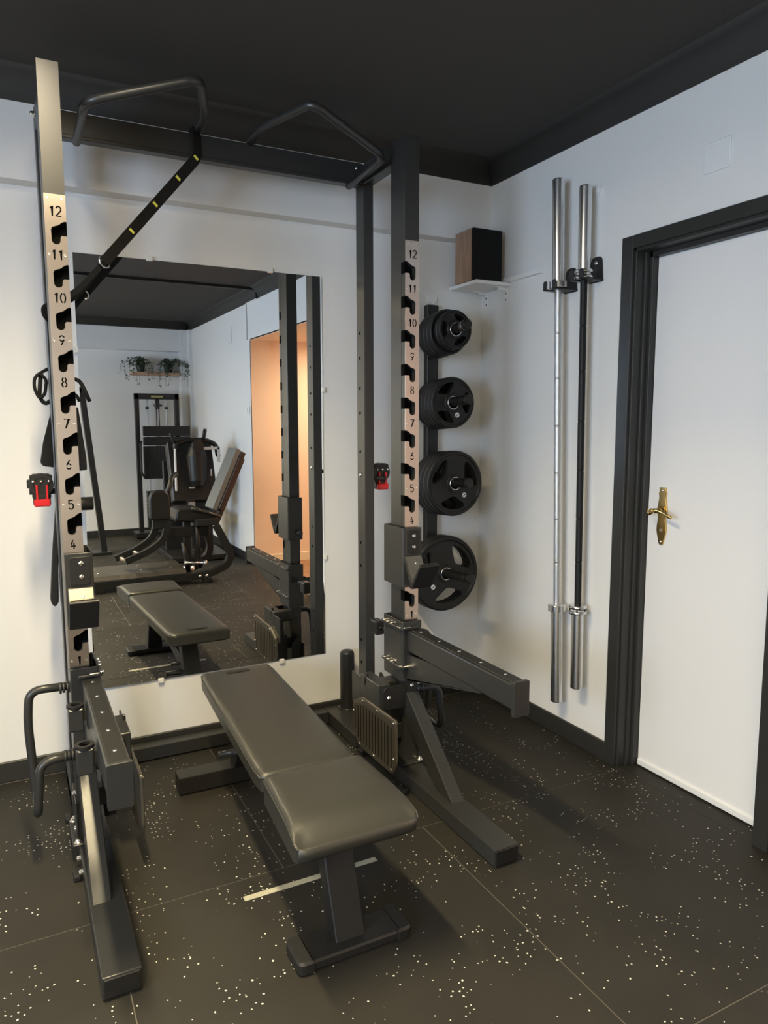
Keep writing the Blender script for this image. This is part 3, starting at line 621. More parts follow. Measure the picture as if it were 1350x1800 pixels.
# ------------------------------------------------------------------ bench
bn = thing('weight_bench', 'flat black vinyl weight bench with two pads inside the rack', 'bench', (-1.40, -.85, 0))
def pad(name, corners, zt, zb, rnd, nose=0):
    """corners: (xl,y0),(xr,y0),(xr2,y1),(xl2,y1) head to foot"""
    b = bm_(); nx, ny = 12, 16; (xl0, ya), (xr0, _), (xr1, yb), (xl1, _) = corners; V = []
    def surf(u, v, top):
        x = (xl0+(xl1-xl0)*v)*(1-u)+(xr0+(xr1-xr0)*v)*u; y = ya+(yb-ya)*v
        return x, y
    for layer in range(5):
        row = []
        ins = [.004, 0, 0, .004, .016][layer]; z = [zb, zb+.006, zt-.012, zt-.004, zt][layer]
        for j in range(ny+1):
            r = []
            for i in range(nx+1):
                u, v = i/nx, j/ny; x, y = surf(u, v, 0); cxp = (surf(0, v, 0)[0]+surf(1, v, 0)[0])/2; cyp = (ya+yb)/2
                k = 1-ins/(abs(surf(1, v, 0)[0]-surf(0, v, 0)[0])/2); ky = 1-ins/(abs(yb-ya)/2)
                X_ = cxp+(x-cxp)*k; Y_ = cyp+(y-cyp)*ky
                # rounded corners in plan
                hw = abs(surf(1, v, 0)[0]-surf(0, v, 0)[0])/2*k; hl = abs(yb-ya)/2*ky; dx, dy = X_-cxp, Y_-cyp; R_ = .022
                if abs(dx) > hw-R_ and abs(dy) > hl-R_:
                    ex, ey = abs(dx)-(hw-R_), abs(dy)-(hl-R_); m_ = max(ex, ey); l_ = math.hypot(ex, ey)
                    if l_ > 1e-6: sc = m_/l_; dx = math.copysign(hw-R_+ex*sc, dx); dy = math.copysign(hl-R_+ey*sc, dy)
                zz = z
                if layer >= 3: zz += .004*(1-(2*u-1)**4)*(1-(2*v-1)**6)
                if nose:                                      # front edge rolls down into a full round nose
                    dd = max(0, v-(1-nose))/nose; zz -= dd**2*[0, -.004, .022, .030, .020][layer]; dy += dd**2*[.030, .010, 0, .007, .028][layer]
                r.append(b.verts.new((cxp+dx, cyp+dy, zz)))
            row.append(r)
        V.append(row)
    for i in range(nx):
        for j in range(ny):
            f = b.faces.new((V[4][j][i], V[4][j][i+1], V[4][j+1][i+1], V[4][j+1][i])); f.smooth = True
            b.faces.new((V[0][j][i], V[0][j+1][i], V[0][j+1][i+1], V[0][j][i+1]))
    for L_ in range(4):
        per = [(0, i) for i in range(nx)]+[(j, nx) for j in range(ny)]+[(ny, i) for i in range(nx, 0, -1)]+[(j, 0) for j in range(ny, 0, -1)]
        for a_, c_ in zip(per, per[1:]+per[:1]):
            f = b.faces.new((V[L_][a_[0]][a_[1]], V[L_][c_[0]][c_[1]], V[L_+1][c_[0]][c_[1]], V[L_+1][a_[0]][a_[1]])); f.smooth = L_ >= 2 or (nose > 0 and a_[0] == ny and c_[0] == ny)
    used = [v for v in b.verts if not v.link_faces]
    bmesh.ops.delete(b, geom=used, context='VERTS')
    per = [(0, i) for i in range(nx)]+[(j, nx) for j in range(ny)]+[(ny, i) for i in range(nx, 0, -1)]+[(j, 0) for j in range(ny, 0, -1)]
    pp = [tuple(V[2][a_[0]][a_[1]].co) for a_ in per]; o = obj(name, b, 'leather', bn)
    pp = pp[nx+ny:]+pp[:nx+ny] if False else pp; b = bm_(); side = [p_ for p_ in pp[nx:nx+ny+1]]; tube(b, side, .0022, 6, .004, 2); obj('piping', b, 'leather', o); b = bm_(); tube(b, pp[2*nx+ny:]+[pp[0]], .0022, 6, .004, 2); obj('piping', b, 'leather', o); return o
backpad = pad('back_pad', [(-1.520, -.215), (-1.232, -.215), (-1.268, -1.142), (-1.568, -1.142)], .418, .362, 0)
seatpad = pad('seat_pad', [(-1.562, -1.150), (-1.260, -1.150), (-1.252, -1.500), (-1.588, -1.500)], .426, .345, 0, .38)
b = bm_(); box(b, -1.425, -1.335, -.285, -.262, .4213, .4222); obj('logo_patch', b, 'rubber', backpad)
b = bm_()
prism(b, [(-.25, .352), (-1.14, .352), (-1.14, .362), (-.25, .362)], 'x', -1.50, -1.27); prism(b, [(-1.16, .342), (-1.40, .335), (-1.40, .346), (-1.16, .346)], 'x', -1.52, -1.31); obj('pad_board', b, 'powder2', bn)
b = bm_(); prism(b, [(-1.385, .030), (-1.325, .030), (-1.20, .345), (-1.262, .345)], 'x', -1.441, -1.356, .003); obj('front_post', b, 'powder2', bn)
b = bm_(); prism(b, roundpoly([(-1.556, -1.312), (-1.235, -1.312), (-1.235, -1.418), (-1.556, -1.418)], .035), 'z', .004, .032, .005); ff = obj('front_foot', b, 'powder2', bn)
for s in (-1, 1):
    b = bm_(); xa = -1.3955+s*.120; xb = -1.3955+s*.164; prism(b, roundpoly([(min(xa, xb), -1.308), (max(xa, xb), -1.308), (max(xa, xb), -1.422), (min(xa, xb), -1.422)], [.036, .004, .004, .036] if s < 0 else [.004, .036, .036, .004], 6), 'z', 0, .037, .006); obj('end_cap', b, 'rubber', ff)
b = bm_(); box(b, -1.640, -1.16, -.282, -.362, .005, .070, .003, 2); rf = obj('rear_foot', b, 'powder2', bn)
b = bm_()
for x in (-1.60, -1.2): box(b, x-.03, x+.03, -.29, -.354, 0, .006)
obj('rubber_foot', b, 'rubber', rf)
b = bm_(); prism(b, [(-.30, .07), (-.37, .07), (-.52, .34), (-.44, .352)], 'x', -1.43, -1.35, .003)
prism(b, [(-.40, .16), (-.40, .22), (-1.28, .342), (-1.28, .28)], 'x', -1.425, -1.355, .003)
prism(b, [(-.80, .27), (-.92, .25), (-1.10, .352), (-.66, .352)], 'x', -1.435, -1.345, .003); obj('spine_frame', b, 'powder2', bn)
b = bm_(); cyl(b, (-1.505, -.43, .165), (-1.35, -.43, .165), .012); cyl(b, (-1.508, -.43, .165), (-1.505, -.43, .165), .0135)
cyl(b, (-1.47, -.49, .19), (-1.35, -.49, .19), .008); cyl(b, (-1.475, -.66, .28), (-1.34, -.66, .28), .018, n=18); obj('adjuster_bar', b, 'powder', bn)
b = bm_(); prism(b, [(-.52, .325), (-.52, .355), (-1.14, .355), (-1.14, .30), (-.98, .27)], 'x', -1.475, -1.470, .001); prism(b, [(-.52, .325), (-.52, .355), (-1.14, .355), (-1.14, .30), (-.98, .27)], 'x', -1.325, -1.320, .001); lad = obj('ladder_plate', b, 'powder2', bn)
b = bm_()
for y, z in ((-.90, .31), (-.97, .318), (-.80, .335)): bolt(b, (-1.475, y, z), (-1, 0, 0), .006, .006)
obj('bolt', b, 'zinc', lad)
b = bm_(); box(b, -1.5945, -1.1585, -1.063, -1.041, .0002, .0012); tag(obj('floor_tape', b, 'tape'), 'pale luminous tape strip stuck on the floor under the bench', 'tape')
# ------------------------------------------------------------------ plate holder and weight plates
PX = -.302
ph = thing('plate_holder', 'black vertical wall rail with four pegs for weight plates', 'plate rack', (PX, WB, .5))
b = bm_(); box(b, PX-.031, PX+.031, .036, WB, .60, 1.958, .003); obj('rail', b, 'powder2', ph)
pegs = [(1.808, 1.834, -.262), (1.486, 1.503, -.276), (1.112, 1.129, -.290), (.676, .692, -.312)]
for z0_, z1_, ye in pegs:
    b = bm_(); d = Vector((0, ye-.036, z1_-z0_)); L_ = d.length
    lathe(b, [(0, .022), (L_-.022, .022), (L_-.0215, .0225), (L_-.002, .0225), (L_, .018)], (PX, .036, z0_), d, 24); pg = obj('peg', b, 'plastic', ph)
    b = bm_(); lathe(b, [(L_-.05, .0228), (L_-.024, .0228)], (PX, .036, z0_), d, 24); obj('peg_sleeve', b, 'chrome' if z0_ > 1.7 else 'powder2', pg)
def plate_mesh(R, T, rot, holes=3):
    b = bm_(); nsec = 3; ns = 14
    radii = [.0265, .040, .044, .40*R, .46*R, .56*R, .66*R, .75*R, .80*R, .86*R, .90*R, .97*R, R]
    th = [.5, .5, .34, .32, .32, .32, .32, .32, .32, .34, .50, .49, .22]
    half = {3: None, 4: .16, 5: .40, 6: .58, 7: .66, 8: .50}
    svals = [-1+2*k/ns for k in range(ns)]
    def ang(sv, ri, sec):
        w_ = {3: .10, 4: .30, 5: .50, 6: .62, 7: .66, 8: .58}.get(ri, .5)
        a = abs(sv); g = a/.5*w_ if a <= .5 else w_+(a-.5)/.5*(1-w_)
        return rot+2*PI/nsec*sec+math.copysign(g, sv)*PI/nsec
    N = nsec*ns; F = []; Bk = []
    for ri, r in enumerate(radii):
        for side, store in ((-1, F), (1, Bk)):
            store.append([b.verts.new((r*math.cos(ang(svals[k % ns], ri, k//ns)), side*th[ri]*T, r*math.sin(ang(svals[k % ns], ri, k//ns)))) for k in range(N)])
    def hole(ri, k):
        s0 = svals[k % ns]; s1 = s0+2/ns; return 3 <= ri < 8 and s0 >= -.5-1e-6-.0 and s1 <= .5+1e-6+.0
    for ri in range(len(radii)-1):
        for k in range(N):
            k2 = (k+1) % N
            if hole(ri, k): continue
            for st in (F, Bk): f = b.faces.new((st[ri][k], st[ri][k2], st[ri+1][k2], st[ri+1][k])); f.smooth = ri >= 10
    # side walls
    for st_r in (0, len(radii)-1):
        for k in range(N): k2 = (k+1) % N; f = b.faces.new((F[st_r][k], F[st_r][k2], Bk[st_r][k2], Bk[st_r][k])); f.smooth = True
    for ri in range(3, 8):
        for k in range(N):
            if not hole(ri, k): continue
            k2 = (k+1) % N
            if not hole(ri, (k-1) % N): b.faces.new((F[ri][k], F[ri+1][k], Bk[ri+1][k], Bk[ri][k]))
            if not hole(ri, k2): b.faces.new((F[ri][k2], F[ri+1][k2], Bk[ri+1][k2], Bk[ri][k2]))
            if ri == 3: b.faces.new((F[3][k], F[3][k2], Bk[3][k2], Bk[3][k]))
            if ri == 7: b.faces.new((F[8][k], F[8][k2], Bk[8][k2], Bk[8][k]))
    bmesh.ops.remove_doubles(b, verts=b.verts[:], dist=1e-5)
    return b
def plate(R, T, y, z, rot, lab, badge=None):
    t = thing('weight_plate', lab, 'weight plate', (PX, y, z), 'round black weight plates on the wall rail')
    b = plate_mesh(R, T, rot); bmesh.ops.translate(b, verts=b.verts[:], vec=(PX, y, z)); obj('rubber_disc', b, 'rubber', t)
    b = bm_(); ring(b, (PX, y-T*.5, z), .0285, .0032, (0, 1, 0), 28); obj('hub_ring', b, 'chrome', t)
    if badge is not None:
        a = badge; rb = .52*R if R < .13 else .50*R; bx_, bz_ = PX+rb*math.cos(a), z+rb*math.sin(a)
        b = bm_(); cyl(b, (bx_, y-T*.34, bz_), (bx_, y-T*.34-.003, bz_), .0115, n=20); bd = obj('badge', b, 'white', t)
        b = bm_(); vs = box(b, -.0085, .0085, -.0006, 0, -.0018, .0018); bmesh.ops.rotate(b, verts=b.verts[:], cent=(0, 0, 0), matrix=Matrix.Rotation(-math.radians(38), 3, 'Y')); bmesh.ops.translate(b, verts=b.verts[:], vec=(bx_, y-T*.34-.003, bz_)); obj('badge_mark', b, 'powder2', bd)
rows = [
 ('top', [(.088, .026), (.088, .026), (.104, .032), (.104, .030), (.104, .030), (.104, .030)], 0, math.radians(60), -.163, None),
 ('second', [(.118, .031)]*5, 1, math.radians(0), -.148, math.radians(-67)),
 ('third', [(.153, .036)]*4, 2, math.radians(25), -.172, math.radians(-47)),
 ('bottom', [(.184, .042)]*2, 3, math.radians(40), -.100, math.radians(220))]
ordn = ['outermost', 'second from outside', 'third from outside', 'fourth from outside', 'fifth from outside', 'innermost']
for nm, lst, pi_, rot, yf, bd in rows:
    y = yf; z0_, z1_, ye = pegs[pi_]
    for k, (R, T) in enumerate(lst):
        yc = y+T/2; z = z0_+(z1_-z0_)*(yc-.036)/(ye-.036)-.0035; y += T+.0008
        if yc+T/2 > .034: break
        size = {'top': 'smallest', 'second': 'small', 'third': 'medium', 'bottom': 'largest'}[nm]
        pos = ordn[k] if k < len(lst)-1 else 'innermost'
        plate(R, T, yc, z, rot+(0 if k == 0 else random.uniform(-.5, .5) if nm != 'bottom' else .05), f'{size} black grip plate on {nm} wall peg, {pos}', bd if k == 0 or nm == 'third' and k == 1 else None)
# ------------------------------------------------------------------ barbells and wall hooks
def barbell(p0, p1, lab, dark, sl_t, sl_b):
    """p0 bottom, p1 top; sleeve lengths"""
    p0 = Vector(p0); p1 = Vector(p1); L_ = (p1-p0).length; d = (p1-p0).normalized()
    t = thing('barbell', lab, 'barbell', tuple(p0), 'barbells hanging on the wall')
    b = bm_(); lathe(b, [(0, .022), (.003, .025), (sl_b, .025)], p0, d, 28); lo = obj('sleeve', b, 'chrome', t)
    b = bm_(); lathe(b, [(L_-sl_t, .025), (L_-.003, .025), (L_, .022)], p0, d, 28); obj('sleeve', b, 'chrome', t)
    cw = .030 if not dark else .036
    for a in (sl_b, L_-sl_t-cw):
        b = bm_()
        if dark: lathe(b, [(a, .030), (a+.001, .037), (a+.011, .037), (a+.012, .034), (a+.024, .034), (a+.025, .037), (a+cw-.001, .037), (a+cw, .030)], p0, d, 32)
        else: lathe(b, [(a, .030), (a+.002, .037), (a+cw-.002, .037), (a+cw, .030)], p0, d, 32)
        c = obj('collar', b, 'chrome', t)
        if dark:
            b = bm_(); lathe(b, [(a+.0125, .0345), (a+.0235, .0345)], p0, d, 32); rb = obj('collar_band', b, 'plastic', c)
            b = bm_(); u = Vector((-1, 0, 0)); v = Vector((0, -1, 0)); pc = p0+d*(a+.018)
            for k in range(-5, 6):
                an = k*.16+.75
                if k in (0,): continue
                o_ = (u*math.cos(an)+v*math.sin(an)); q = pc+o_*.0348; tt = d.cross(o_).normalized()
                vs = [b.verts.new(q+tt*a_*.0016+d*c_*.0035+o_*e_) for a_ in (-1, 1) for c_ in (-1, 1) for e_ in (-.0004, .0006)]
                for f in ((0, 1, 3, 2), (4, 6, 7, 5), (0, 4, 5, 1), (2, 3, 7, 6), (0, 2, 6, 4), (1, 5, 7, 3)): b.faces.new([vs[i] for i in f])
            obj('lettering', b, 'white', c)
    b = bm_(); sa, sb = sl_b+cw, L_-sl_t-cw; mid = (sa+sb)/2; pr = [(sa, .014)]
    for q in (sa+.18, mid-.30, mid-.10, mid+.10, mid+.30, sb-.18): pr += [(q-.004, .014), (q-.0035, .0132), (q+.0035, .0132), (q+.004, .014)]
    pr += [(sb, .014)]; lathe(b, pr, p0, d, 20); obj('shaft', b, 'bars' if dark else 'knurl', t)
M['bars'] = mat('black_bar_finish', (.010, .010, .010), .5, spec=.3, bump=(1500, .4, .0004))
M['knurl'] = mat('knurled_steel', (.62, .62, .61), .33, 1, bump=(1500, .8, .0006))
barbell((-.062, -.632, .183), (-.075, -.573, 2.388), 'longer barbell with knurled silver shaft hanging on the wall', False, .408, .405)
barbell((-.060, -.752, .283), (-.064, -.722, 2.322), 'shorter barbell with black shaft hanging nearest the door', True, .322, .322)
def wall_hook(yc, zc, xb, lab):
    t = thing('barbell_hook', lab, 'wall hook', (0, yc, zc), 'black steel barbell hooks')
    b = bm_(); prism(b, roundpoly([(yc-.040, zc-.008), (yc+.040, zc-.008), (yc+.030, zc+.092), (yc-.030, zc+.092)], [.006, .006, .022, .022]), 'x', 0, -.005, .001)
    obj('back_plate', b, 'powder2', t); b = bm_()
    prism(b, roundpoly([(0, yc-.040), (xb-.045, yc-.040), (xb-.045, yc-.0165), (xb+.0, yc-.0165), (xb+.017, yc), (xb+.0, yc+.0165), (xb-.045, yc+.0165), (xb-.045, yc+.040), (0, yc+.040)], [0, .004, .003, .008, .012, .008, .003, .004, 0]), 'z', zc-.005, zc, .001)
    for q in (-.028, .028): prism(b, roundpoly([(yc+q-.0115, zc-.004), (yc+q+.0115, zc-.004), (yc+q+.0115, zc+.034), (yc+q-.0115, zc+.034)], [0, 0, .011, .011]), 'x', xb-.045, xb-.040, .001)
    obj('fork', b, 'powder2', t)
    b = bm_(); bolt(b, (-.005, yc, zc+.068), (-1, 0, 0), .006, .003); obj('screw', b, 'zinc', t)
wall_hook(-.583, 1.9475, -.073, 'black steel hook holding the longer barbell with silver shaft')
wall_hook(-.731, 1.964, -.0635, 'black steel hook holding the shorter barbell with black shaft')
# ------------------------------------------------------------------ what the mirror shows: far end of the gym
# ceiling conduit and its white drop
b = bm_(); box(b, -4.5, -.004, -3.455, -3.43, 2.596, 2.62, .003); box(b, -.026, -.004, -3.455, -3.43, 2.525, 2.60, .003); tag(obj('cable_conduit', b, 'powder2'), 'dark cable conduit crossing the ceiling, seen in the mirror', 'conduit')
b = bm_(); tube(b, [(-.008, -3.44, 2.527), (-.008, -3.79, 2.527), (-.008, -3.79, 2.19)], .006, 8, .012); tag(obj('wall_cable', b, 'white'), 'thin white cable running down beside the hallway opening', 'cable')
sw = thing('light_switch', 'white light switch beside the hallway opening in the mirror', 'switch', (0, -3.79, 1.52))
b = bm_(); box(b, -.010, 0, -3.83, -3.755, 1.48, 1.56, .003); obj('cover', b, 'white', sw)
b = bm_(); box(b, -.014, -.009, -3.815, -3.77, 1.495, 1.545, .002); obj('rocker', b, 'clear', sw)
b = bm_(); prism(b, roundpoly([(-4.33, 2.38), (-4.43, 2.38), (-4.43, 2.21), (-4.33, 2.21)], .008), 'x', -.006, 0, .001); tag(obj('access_panel', b, 'wall'), 'upright white cover plate on the right wall in the mirror', 'cover plate')
# plant shelf
b = bm_(); box(b, -.715, -.145, -6.26, -6.10, 1.967, 2.005, .003); tag(obj('plant_shelf', b, 'woodlt'), 'light wooden floating shelf holding two plants in the mirror', 'shelf')
def plant(x, y, z, lab, seed, bias):
    rnd = random.Random(seed); t = thing('potted_plant', lab, 'plant', (x, y, z), 'trailing plants on the wooden shelf')
    b = bm_(); lathe(b, [(0, .040), (.085, .056), (.09, .060), (.10, .060), (.10, .05)], (x, y, z), (0, 0, 1), 18); obj('pot', b, 'powder2', t)
    bs_ = bm_(); bl = bm_()
    for k in range(26):
        a = rnd.uniform(0, 2*PI); reach = rnd.uniform(.06, .2); ex = x+math.cos(a)*reach*1.2+bias*rnd.uniform(0, .10); ey = min(y+abs(math.sin(a))*reach*.9+.01, y+.16)
        drop = rnd.choice((-.05, .05, -.12, -.20)) if reach > .1 else .06
        if ey < y+.075 and drop < 0: ey = y+.09
        pts = [Vector((x, y, z+.08)), Vector((x+(ex-x)*.4, y+(ey-y)*.4, z+.15+rnd.uniform(0, .03))), Vector((ex, ey, z+.09)), Vector((ex+rnd.uniform(-.02, .02), ey+.005, z+.03+drop))]
        tube(bs_, [tuple(p) for p in pts], .0016, 4, .03, 3)
        for q in range(12):
            tt = .2+.8*q/11*3-0.0; tt = min(2.999, .4+q/11*2.55); i = int(tt); p = pts[i].lerp(pts[i+1], tt-i); dv = Vector((rnd.uniform(-1, 1), rnd.uniform(-.6, 1), rnd.uniform(-.7, .5))).normalized(); sd = dv.cross(Vector((rnd.uniform(-1, 1), rnd.uniform(-1, 1), 1))).normalized(); l = rnd.uniform(.026, .045)
            vv = [bl.verts.new(p), bl.verts.new(p+dv*l*.5+sd*l*.28), bl.verts.new(p+dv*l), bl.verts.new(p+dv*l*.5-sd*l*.28)]; bl.faces.new((vv[0], vv[1], vv[2])); bl.faces.new((vv[0], vv[2], vv[3]))
    obj('stems', bs_, 'leaf', t); lf = obj('leaves', bl, 'leaf', t); lf['kind'] = 'stuff'
plant(-.60, -6.185, 2.006, 'trailing green plant in dark pot, away from the corner', 3, -1)
plant(-.27, -6.185, 2.006, 'trailing green plant in dark pot, near the corner', 5, 1)
# weight stack machine against the far wall
ms = thing('weight_stack_machine', 'tall black weight stack machine under the plant shelf in the mirror', 'gym machine', (-.45, -6.0, 0))
b = bm_()
for x in (-.695, -.225): box(b, x-.025, x+.025, -5.97, -6.04, .06, 1.742, .003)
box(b, -.72, -.20, -5.97, -6.04, 1.672, 1.742, .003); obj('frame', b, 'powder2', ms)
b = bm_(); box(b, -.78, -.12, -5.86, -6.12, .01, .07, .004); box(b, -.62, -.55, -5.3, -5.9, .01, .07, .004); obj('base', b, 'powder2', ms)
for x in (-.575, -.348):
    b = bm_(); cyl(b, (x, -6.0, .1), (x, -6.0, 1.675), .011); g = obj('guide_rod', b, 'silver', ms)
    b = bm_(); cyl(b, (x, -6.0, 1.555), (x, -6.0, 1.585), .020); obj('stop_collar', b, 'plastic', g)
b = bm_(); box(b, -.48, -.43, -5.98, -6.02, 1.56, 1.672, .004); cyl(b, (-.50, -6.0, 1.60), (-.40, -6.0, 1.60), .012); obj('pulley_block', b, 'plastic', ms)
for x in (-.468, -.437):
    b = bm_(); cyl(b, (x, -6.0, 1.0), (x, -6.0, 1.56), .006, n=8); obj('cable', b, 'powder', ms)
b = bm_(); prism(b, roundpoly([(-.53, 1.715), (-.39, 1.715), (-.39, 1.695), (-.53, 1.695)], .008), 'y', -5.97, -5.966); obj('badge', b, 'gold', ms)
for k in range(9):
    b = bm_(); box(b, -.62, -.30, -5.93, -6.03, .12+k*.05, .165+k*.05, .003); obj('stack_plate', b, 'powder2', ms)
b = bm_(); prism(b, roundpoly([(-.655, 1.352), (-.105, 1.352), (-.105, 1.235), (-.655, 1.235)], .01), 'y', -5.90, -5.84, .004); obj('shroud_panel', b, 'darkpad', ms)
b = bm_(); prism(b, roundpoly([(-.655, 1.225), (-.105, 1.225), (-.105, 1.125), (-.655, 1.125)], .01), 'y', -5.90, -5.84, .004); obj('shroud_panel', b, 'darkpad', ms)
b = bm_(); prism(b, roundpoly([(-.66, 1.115), (-.30, 1.115), (-.30, .72), (-.66, .72)], .01), 'y', -5.89, -5.86, .003); sc_ = obj('mesh_screen', b, 'powder', ms)
b = bm_()
for k in range(22): x = -.65+k*.016; box(b, x, x+.004, -5.861, -5.857, .73, 1.105)
obj('screen_rib', b, 'plastic', sc_)
b = bm_(); tube(b, [(-.68, -5.85, 1.17), (-.70, -5.80, 1.15), (-.70, -5.80, .80), (-.66, -5.85, .74)], .012, 8, .03); tube(b, [(-.11, -5.87, 1.16), (-.07, -5.8, 1.17), (-.04, -5.8, 1.12)], .012, 8, .03); obj('grab_bar', b, 'powder2', ms)
# seated chest / recliner machine in the middle
mm = thing('seated_press_machine', 'black seated press machine with chrome brackets, mirror middle distance', 'gym machine', (-.42, -4.4, 0))
b = bm_(); prism(b, [(-4.20, .62), (-4.30, .58), (-4.55, 1.16), (-4.42, 1.20)], 'x', -.67, -.22, .01); obj('backrest', b, 'darkpad', mm)
b = bm_(); lathe(b, [(0, .06), (.05, .085), (.30, .10), (.40, .07), (.42, .03)], (-.42, -4.20, .76), (0, -.1, 1), 20); obj('head_roll', b, 'darkpad', mm)
b = bm_(); cyl(b, (-.42, -4.15, 1.165), (-.42, -4.26, 1.165), .055, n=24); cyl(b, (-.42, -4.148, 1.165), (-.42, -4.15, 1.165), .016, n=12); obj('pivot_hub', b, 'plastic', mm)
b = bm_(); tube(b, [(-.60, -4.3, 1.11), (-.62, -4.3, 1.18), (-.50, -4.3, 1.22), (-.30, -4.3, 1.22), (-.20, -4.3, 1.17), (-.18, -4.3, 1.05)], .026, 10, .05); obj('yoke', b, 'plastic', mm)
for x0_, x1_, z0_, z1_ in ((-.62, -.668, 1.20, 1.30), (-.335, -.322, 1.22, 1.33)):
    b = bm_(); tube(b, [(x0_, -4.28, z0_), (x1_, -4.24, z1_)], .017, 10)
    for k in range(5): q = k/5; ring(b, (x0_+(x1_-x0_)*q, -4.28+.04*q, z0_+(z1_-z0_)*q), .018, .004, (x1_-x0_, .04, z1_-z0_), 10)
    obj('hand_grip', b, 'rubber', mm)
b = bm_(); box(b, -.36, -.20, -4.16, -4.175, 1.125, 1.155, .003); box(b, -.225, -.195, -4.16, -4.18, 1.00, 1.15, .003); box(b, -.65, -.635, -4.16, -4.2, .72, 1.14, .003); box(b, -.30, -.285, -4.16, -4.17, .86, .93, .002); obj('chrome_bracket', b, 'silver', mm)
b = bm_(); prism(b, [(-4.30, .35), (-4.36, .35), (-4.30, .75), (-4.24, .75)], 'x', -.50, -.44, .003); obj('seat_post', b, 'silver', mm)
b = bm_(); box(b, -.66, -.22, -4.2, -4.75, .40, .50, .02, 2); obj('seat', b, 'darkpad', mm)
b = bm_(); box(b, -.72, -.14, -4.1, -4.9, .01, .06, .004); box(b, -.50, -.40, -4.15, -4.8, .06, .12, .004); box(b, -.48, -.42, -4.3, -4.4, .1, .42, .004); box(b, -.68, -.18, -4.6, -4.66, .05, 1.0, .004); obj('frame', b, 'powder2', mm)
# seated hip machine nearest
ma = thing('hip_machine', 'black seated leg machine with grey backrest, nearest in the mirror', 'gym machine', (-.9, -3.3, 0))
def bent(b, pts, wd, y0_, y1_):
    """rectangular tube swept in the xz plane"""
    P = [Vector((p[0], p[1])) for p in pts]; path = [P[0]]
    for i in range(1, len(P)-1):
        a = P[i-1]-P[i]; c = P[i+1]-P[i]; f = min(.14, a.length*.48, c.length*.48); A_ = P[i]+a.normalized()*f; B_ = P[i]+c.normalized()*f
        for k in range(7): t = k/6; path.append(A_*(1-t)**2+P[i]*2*t*(1-t)+B_*t*t)
    path.append(P[-1]); rg = []
    for i, p in enumerate(path):
        d = (path[min(i+1, len(path)-1)]-path[max(i-1, 0)]).normalized(); n_ = Vector((-d.y, d.x))
        rg.append([b.verts.new((q.x, yy, q.y)) for q, yy in ((p+n_*wd/2, y0_), (p+n_*wd/2, y1_), (p-n_*wd/2, y1_), (p-n_*wd/2, y0_))])
    for a, c in zip(rg, rg[1:]):
        for k in range(4): b.faces.new((a[k], a[(k+1) % 4], c[(k+1) % 4], c[k]))
    b.faces.new(rg[0]); b.faces.new(rg[-1])
b = bm_(); bent(b, [(-1.66, .068), (-.62, .066), (-.44, .14), (-.40, .24), (-.53, .50)], .058, -3.10, -3.16); obj('base_rail', b, 'powder2', ma)
b = bm_(); bent(b, [(-.62, .13), (-.53, .17), (-.50, .30), (-.60, .50)], .055, -3.42, -3.48); bent(b, [(-1.5, .055), (-.62, .055), (-.5, .2)], .05, -3.50, -3.56); obj('rear_rail', b, 'powder2', ma)
b = bm_(); prism(b, [(-3.12, .10), (-3.20, .125), (-3.56, .14), (-3.56, .125), (-3.20, .10)], 'x', -1.60, -.80); pf = obj('tread_plate', b, 'etched', ma)
b = bm_()
for x in (-1.5, -1.15, -.9):
    for y in (-3.28, -3.48): bolt(b, (x, y, .135), (0, 0, 1), .007, .004)
for x in (-.69, -.63): bolt(b, (x, -3.10, .066), (0, 1, 0), .010, .008)
obj('bolt', b, 'zinc', pf)
b = bm_(); box(b, -.66, -.58, -3.10, -3.17, .0, .04, .006); box(b, -1.55, -1.47, -3.1, -3.17, 0, .04, .006); obj('rubber_foot', b, 'rubber', ma)
b = bm_(); box(b, -.94, -.56, -3.24, -3.34, .40, .485, .005); box(b, -.78, -.72, -3.26, -3.32, .10, .56, .004); box(b, -.70, -.50, -3.14, -3.44, .50, .56, .005); obj('centre_frame', b, 'powder2', ma)
for q, yy in ((0, -3.16), (1, -3.34)):
    b = bm_(); dx = -.06*q; bent(b, [(-1.29+dx, .235-.0*q), (-1.10+dx, .305), (-.965+dx, .40), (-.93+dx, .55)], .052, yy, yy-.045); obj('leg_arm', b, 'powder2', ma)
for x, z in ((-1.27, .24), (-1.16, .285)):
    b = bm_(); lathe(b, [(0, .012), (.03, .018), (.08, .013), (.13, .018), (.16, .012)], (x, -3.19, z), (-.25, -1, 0), 12); obj('foot_peg', b, 'steel', ma)
b = bm_(); prism(b, roundpoly([(-1.085, .575), (-.915, .575), (-.915, .83), (-1.085, .83)], [.03, .03, .085, .085], 8), 'y', -3.14, -3.20, .012); obj('knee_pad', b, 'darkpad', ma)
b = bm_(); prism(b, roundpoly([(-1.06, .50), (-.94, .50), (-.94, .60), (-1.06, .60)], .01), 'y', -3.17, -3.22, .003); tube(b, [(-.93, -3.2, .78), (-.90, -3.2, .86), (-.87, -3.25, .93), (-.82, -3.3, .95)], .022, 10, .05); obj('pad_arm', b, 'powder2', ma)
b = bm_(); prism(b, roundpoly([(-.86, .545), (-.50, .50), (-.48, .57), (-.66, .655), (-.84, .65)], .03), 'y', -3.22, -3.52, .012); obj('seat', b, 'darkpad', ma)
b = bm_(); tube(b, [(-.66, -3.2, .64), (-.47, -3.2, .565)], .015, 10); tube(b, [(-.72, -3.2, .655), (-.62, -3.2, .62)], .018, 10); obj('side_handle', b, 'powder', ma)
dirv = Vector((.235, 0, .53)).normalized(); nrm_ = Vector((dirv.z, 0, -dirv.x))
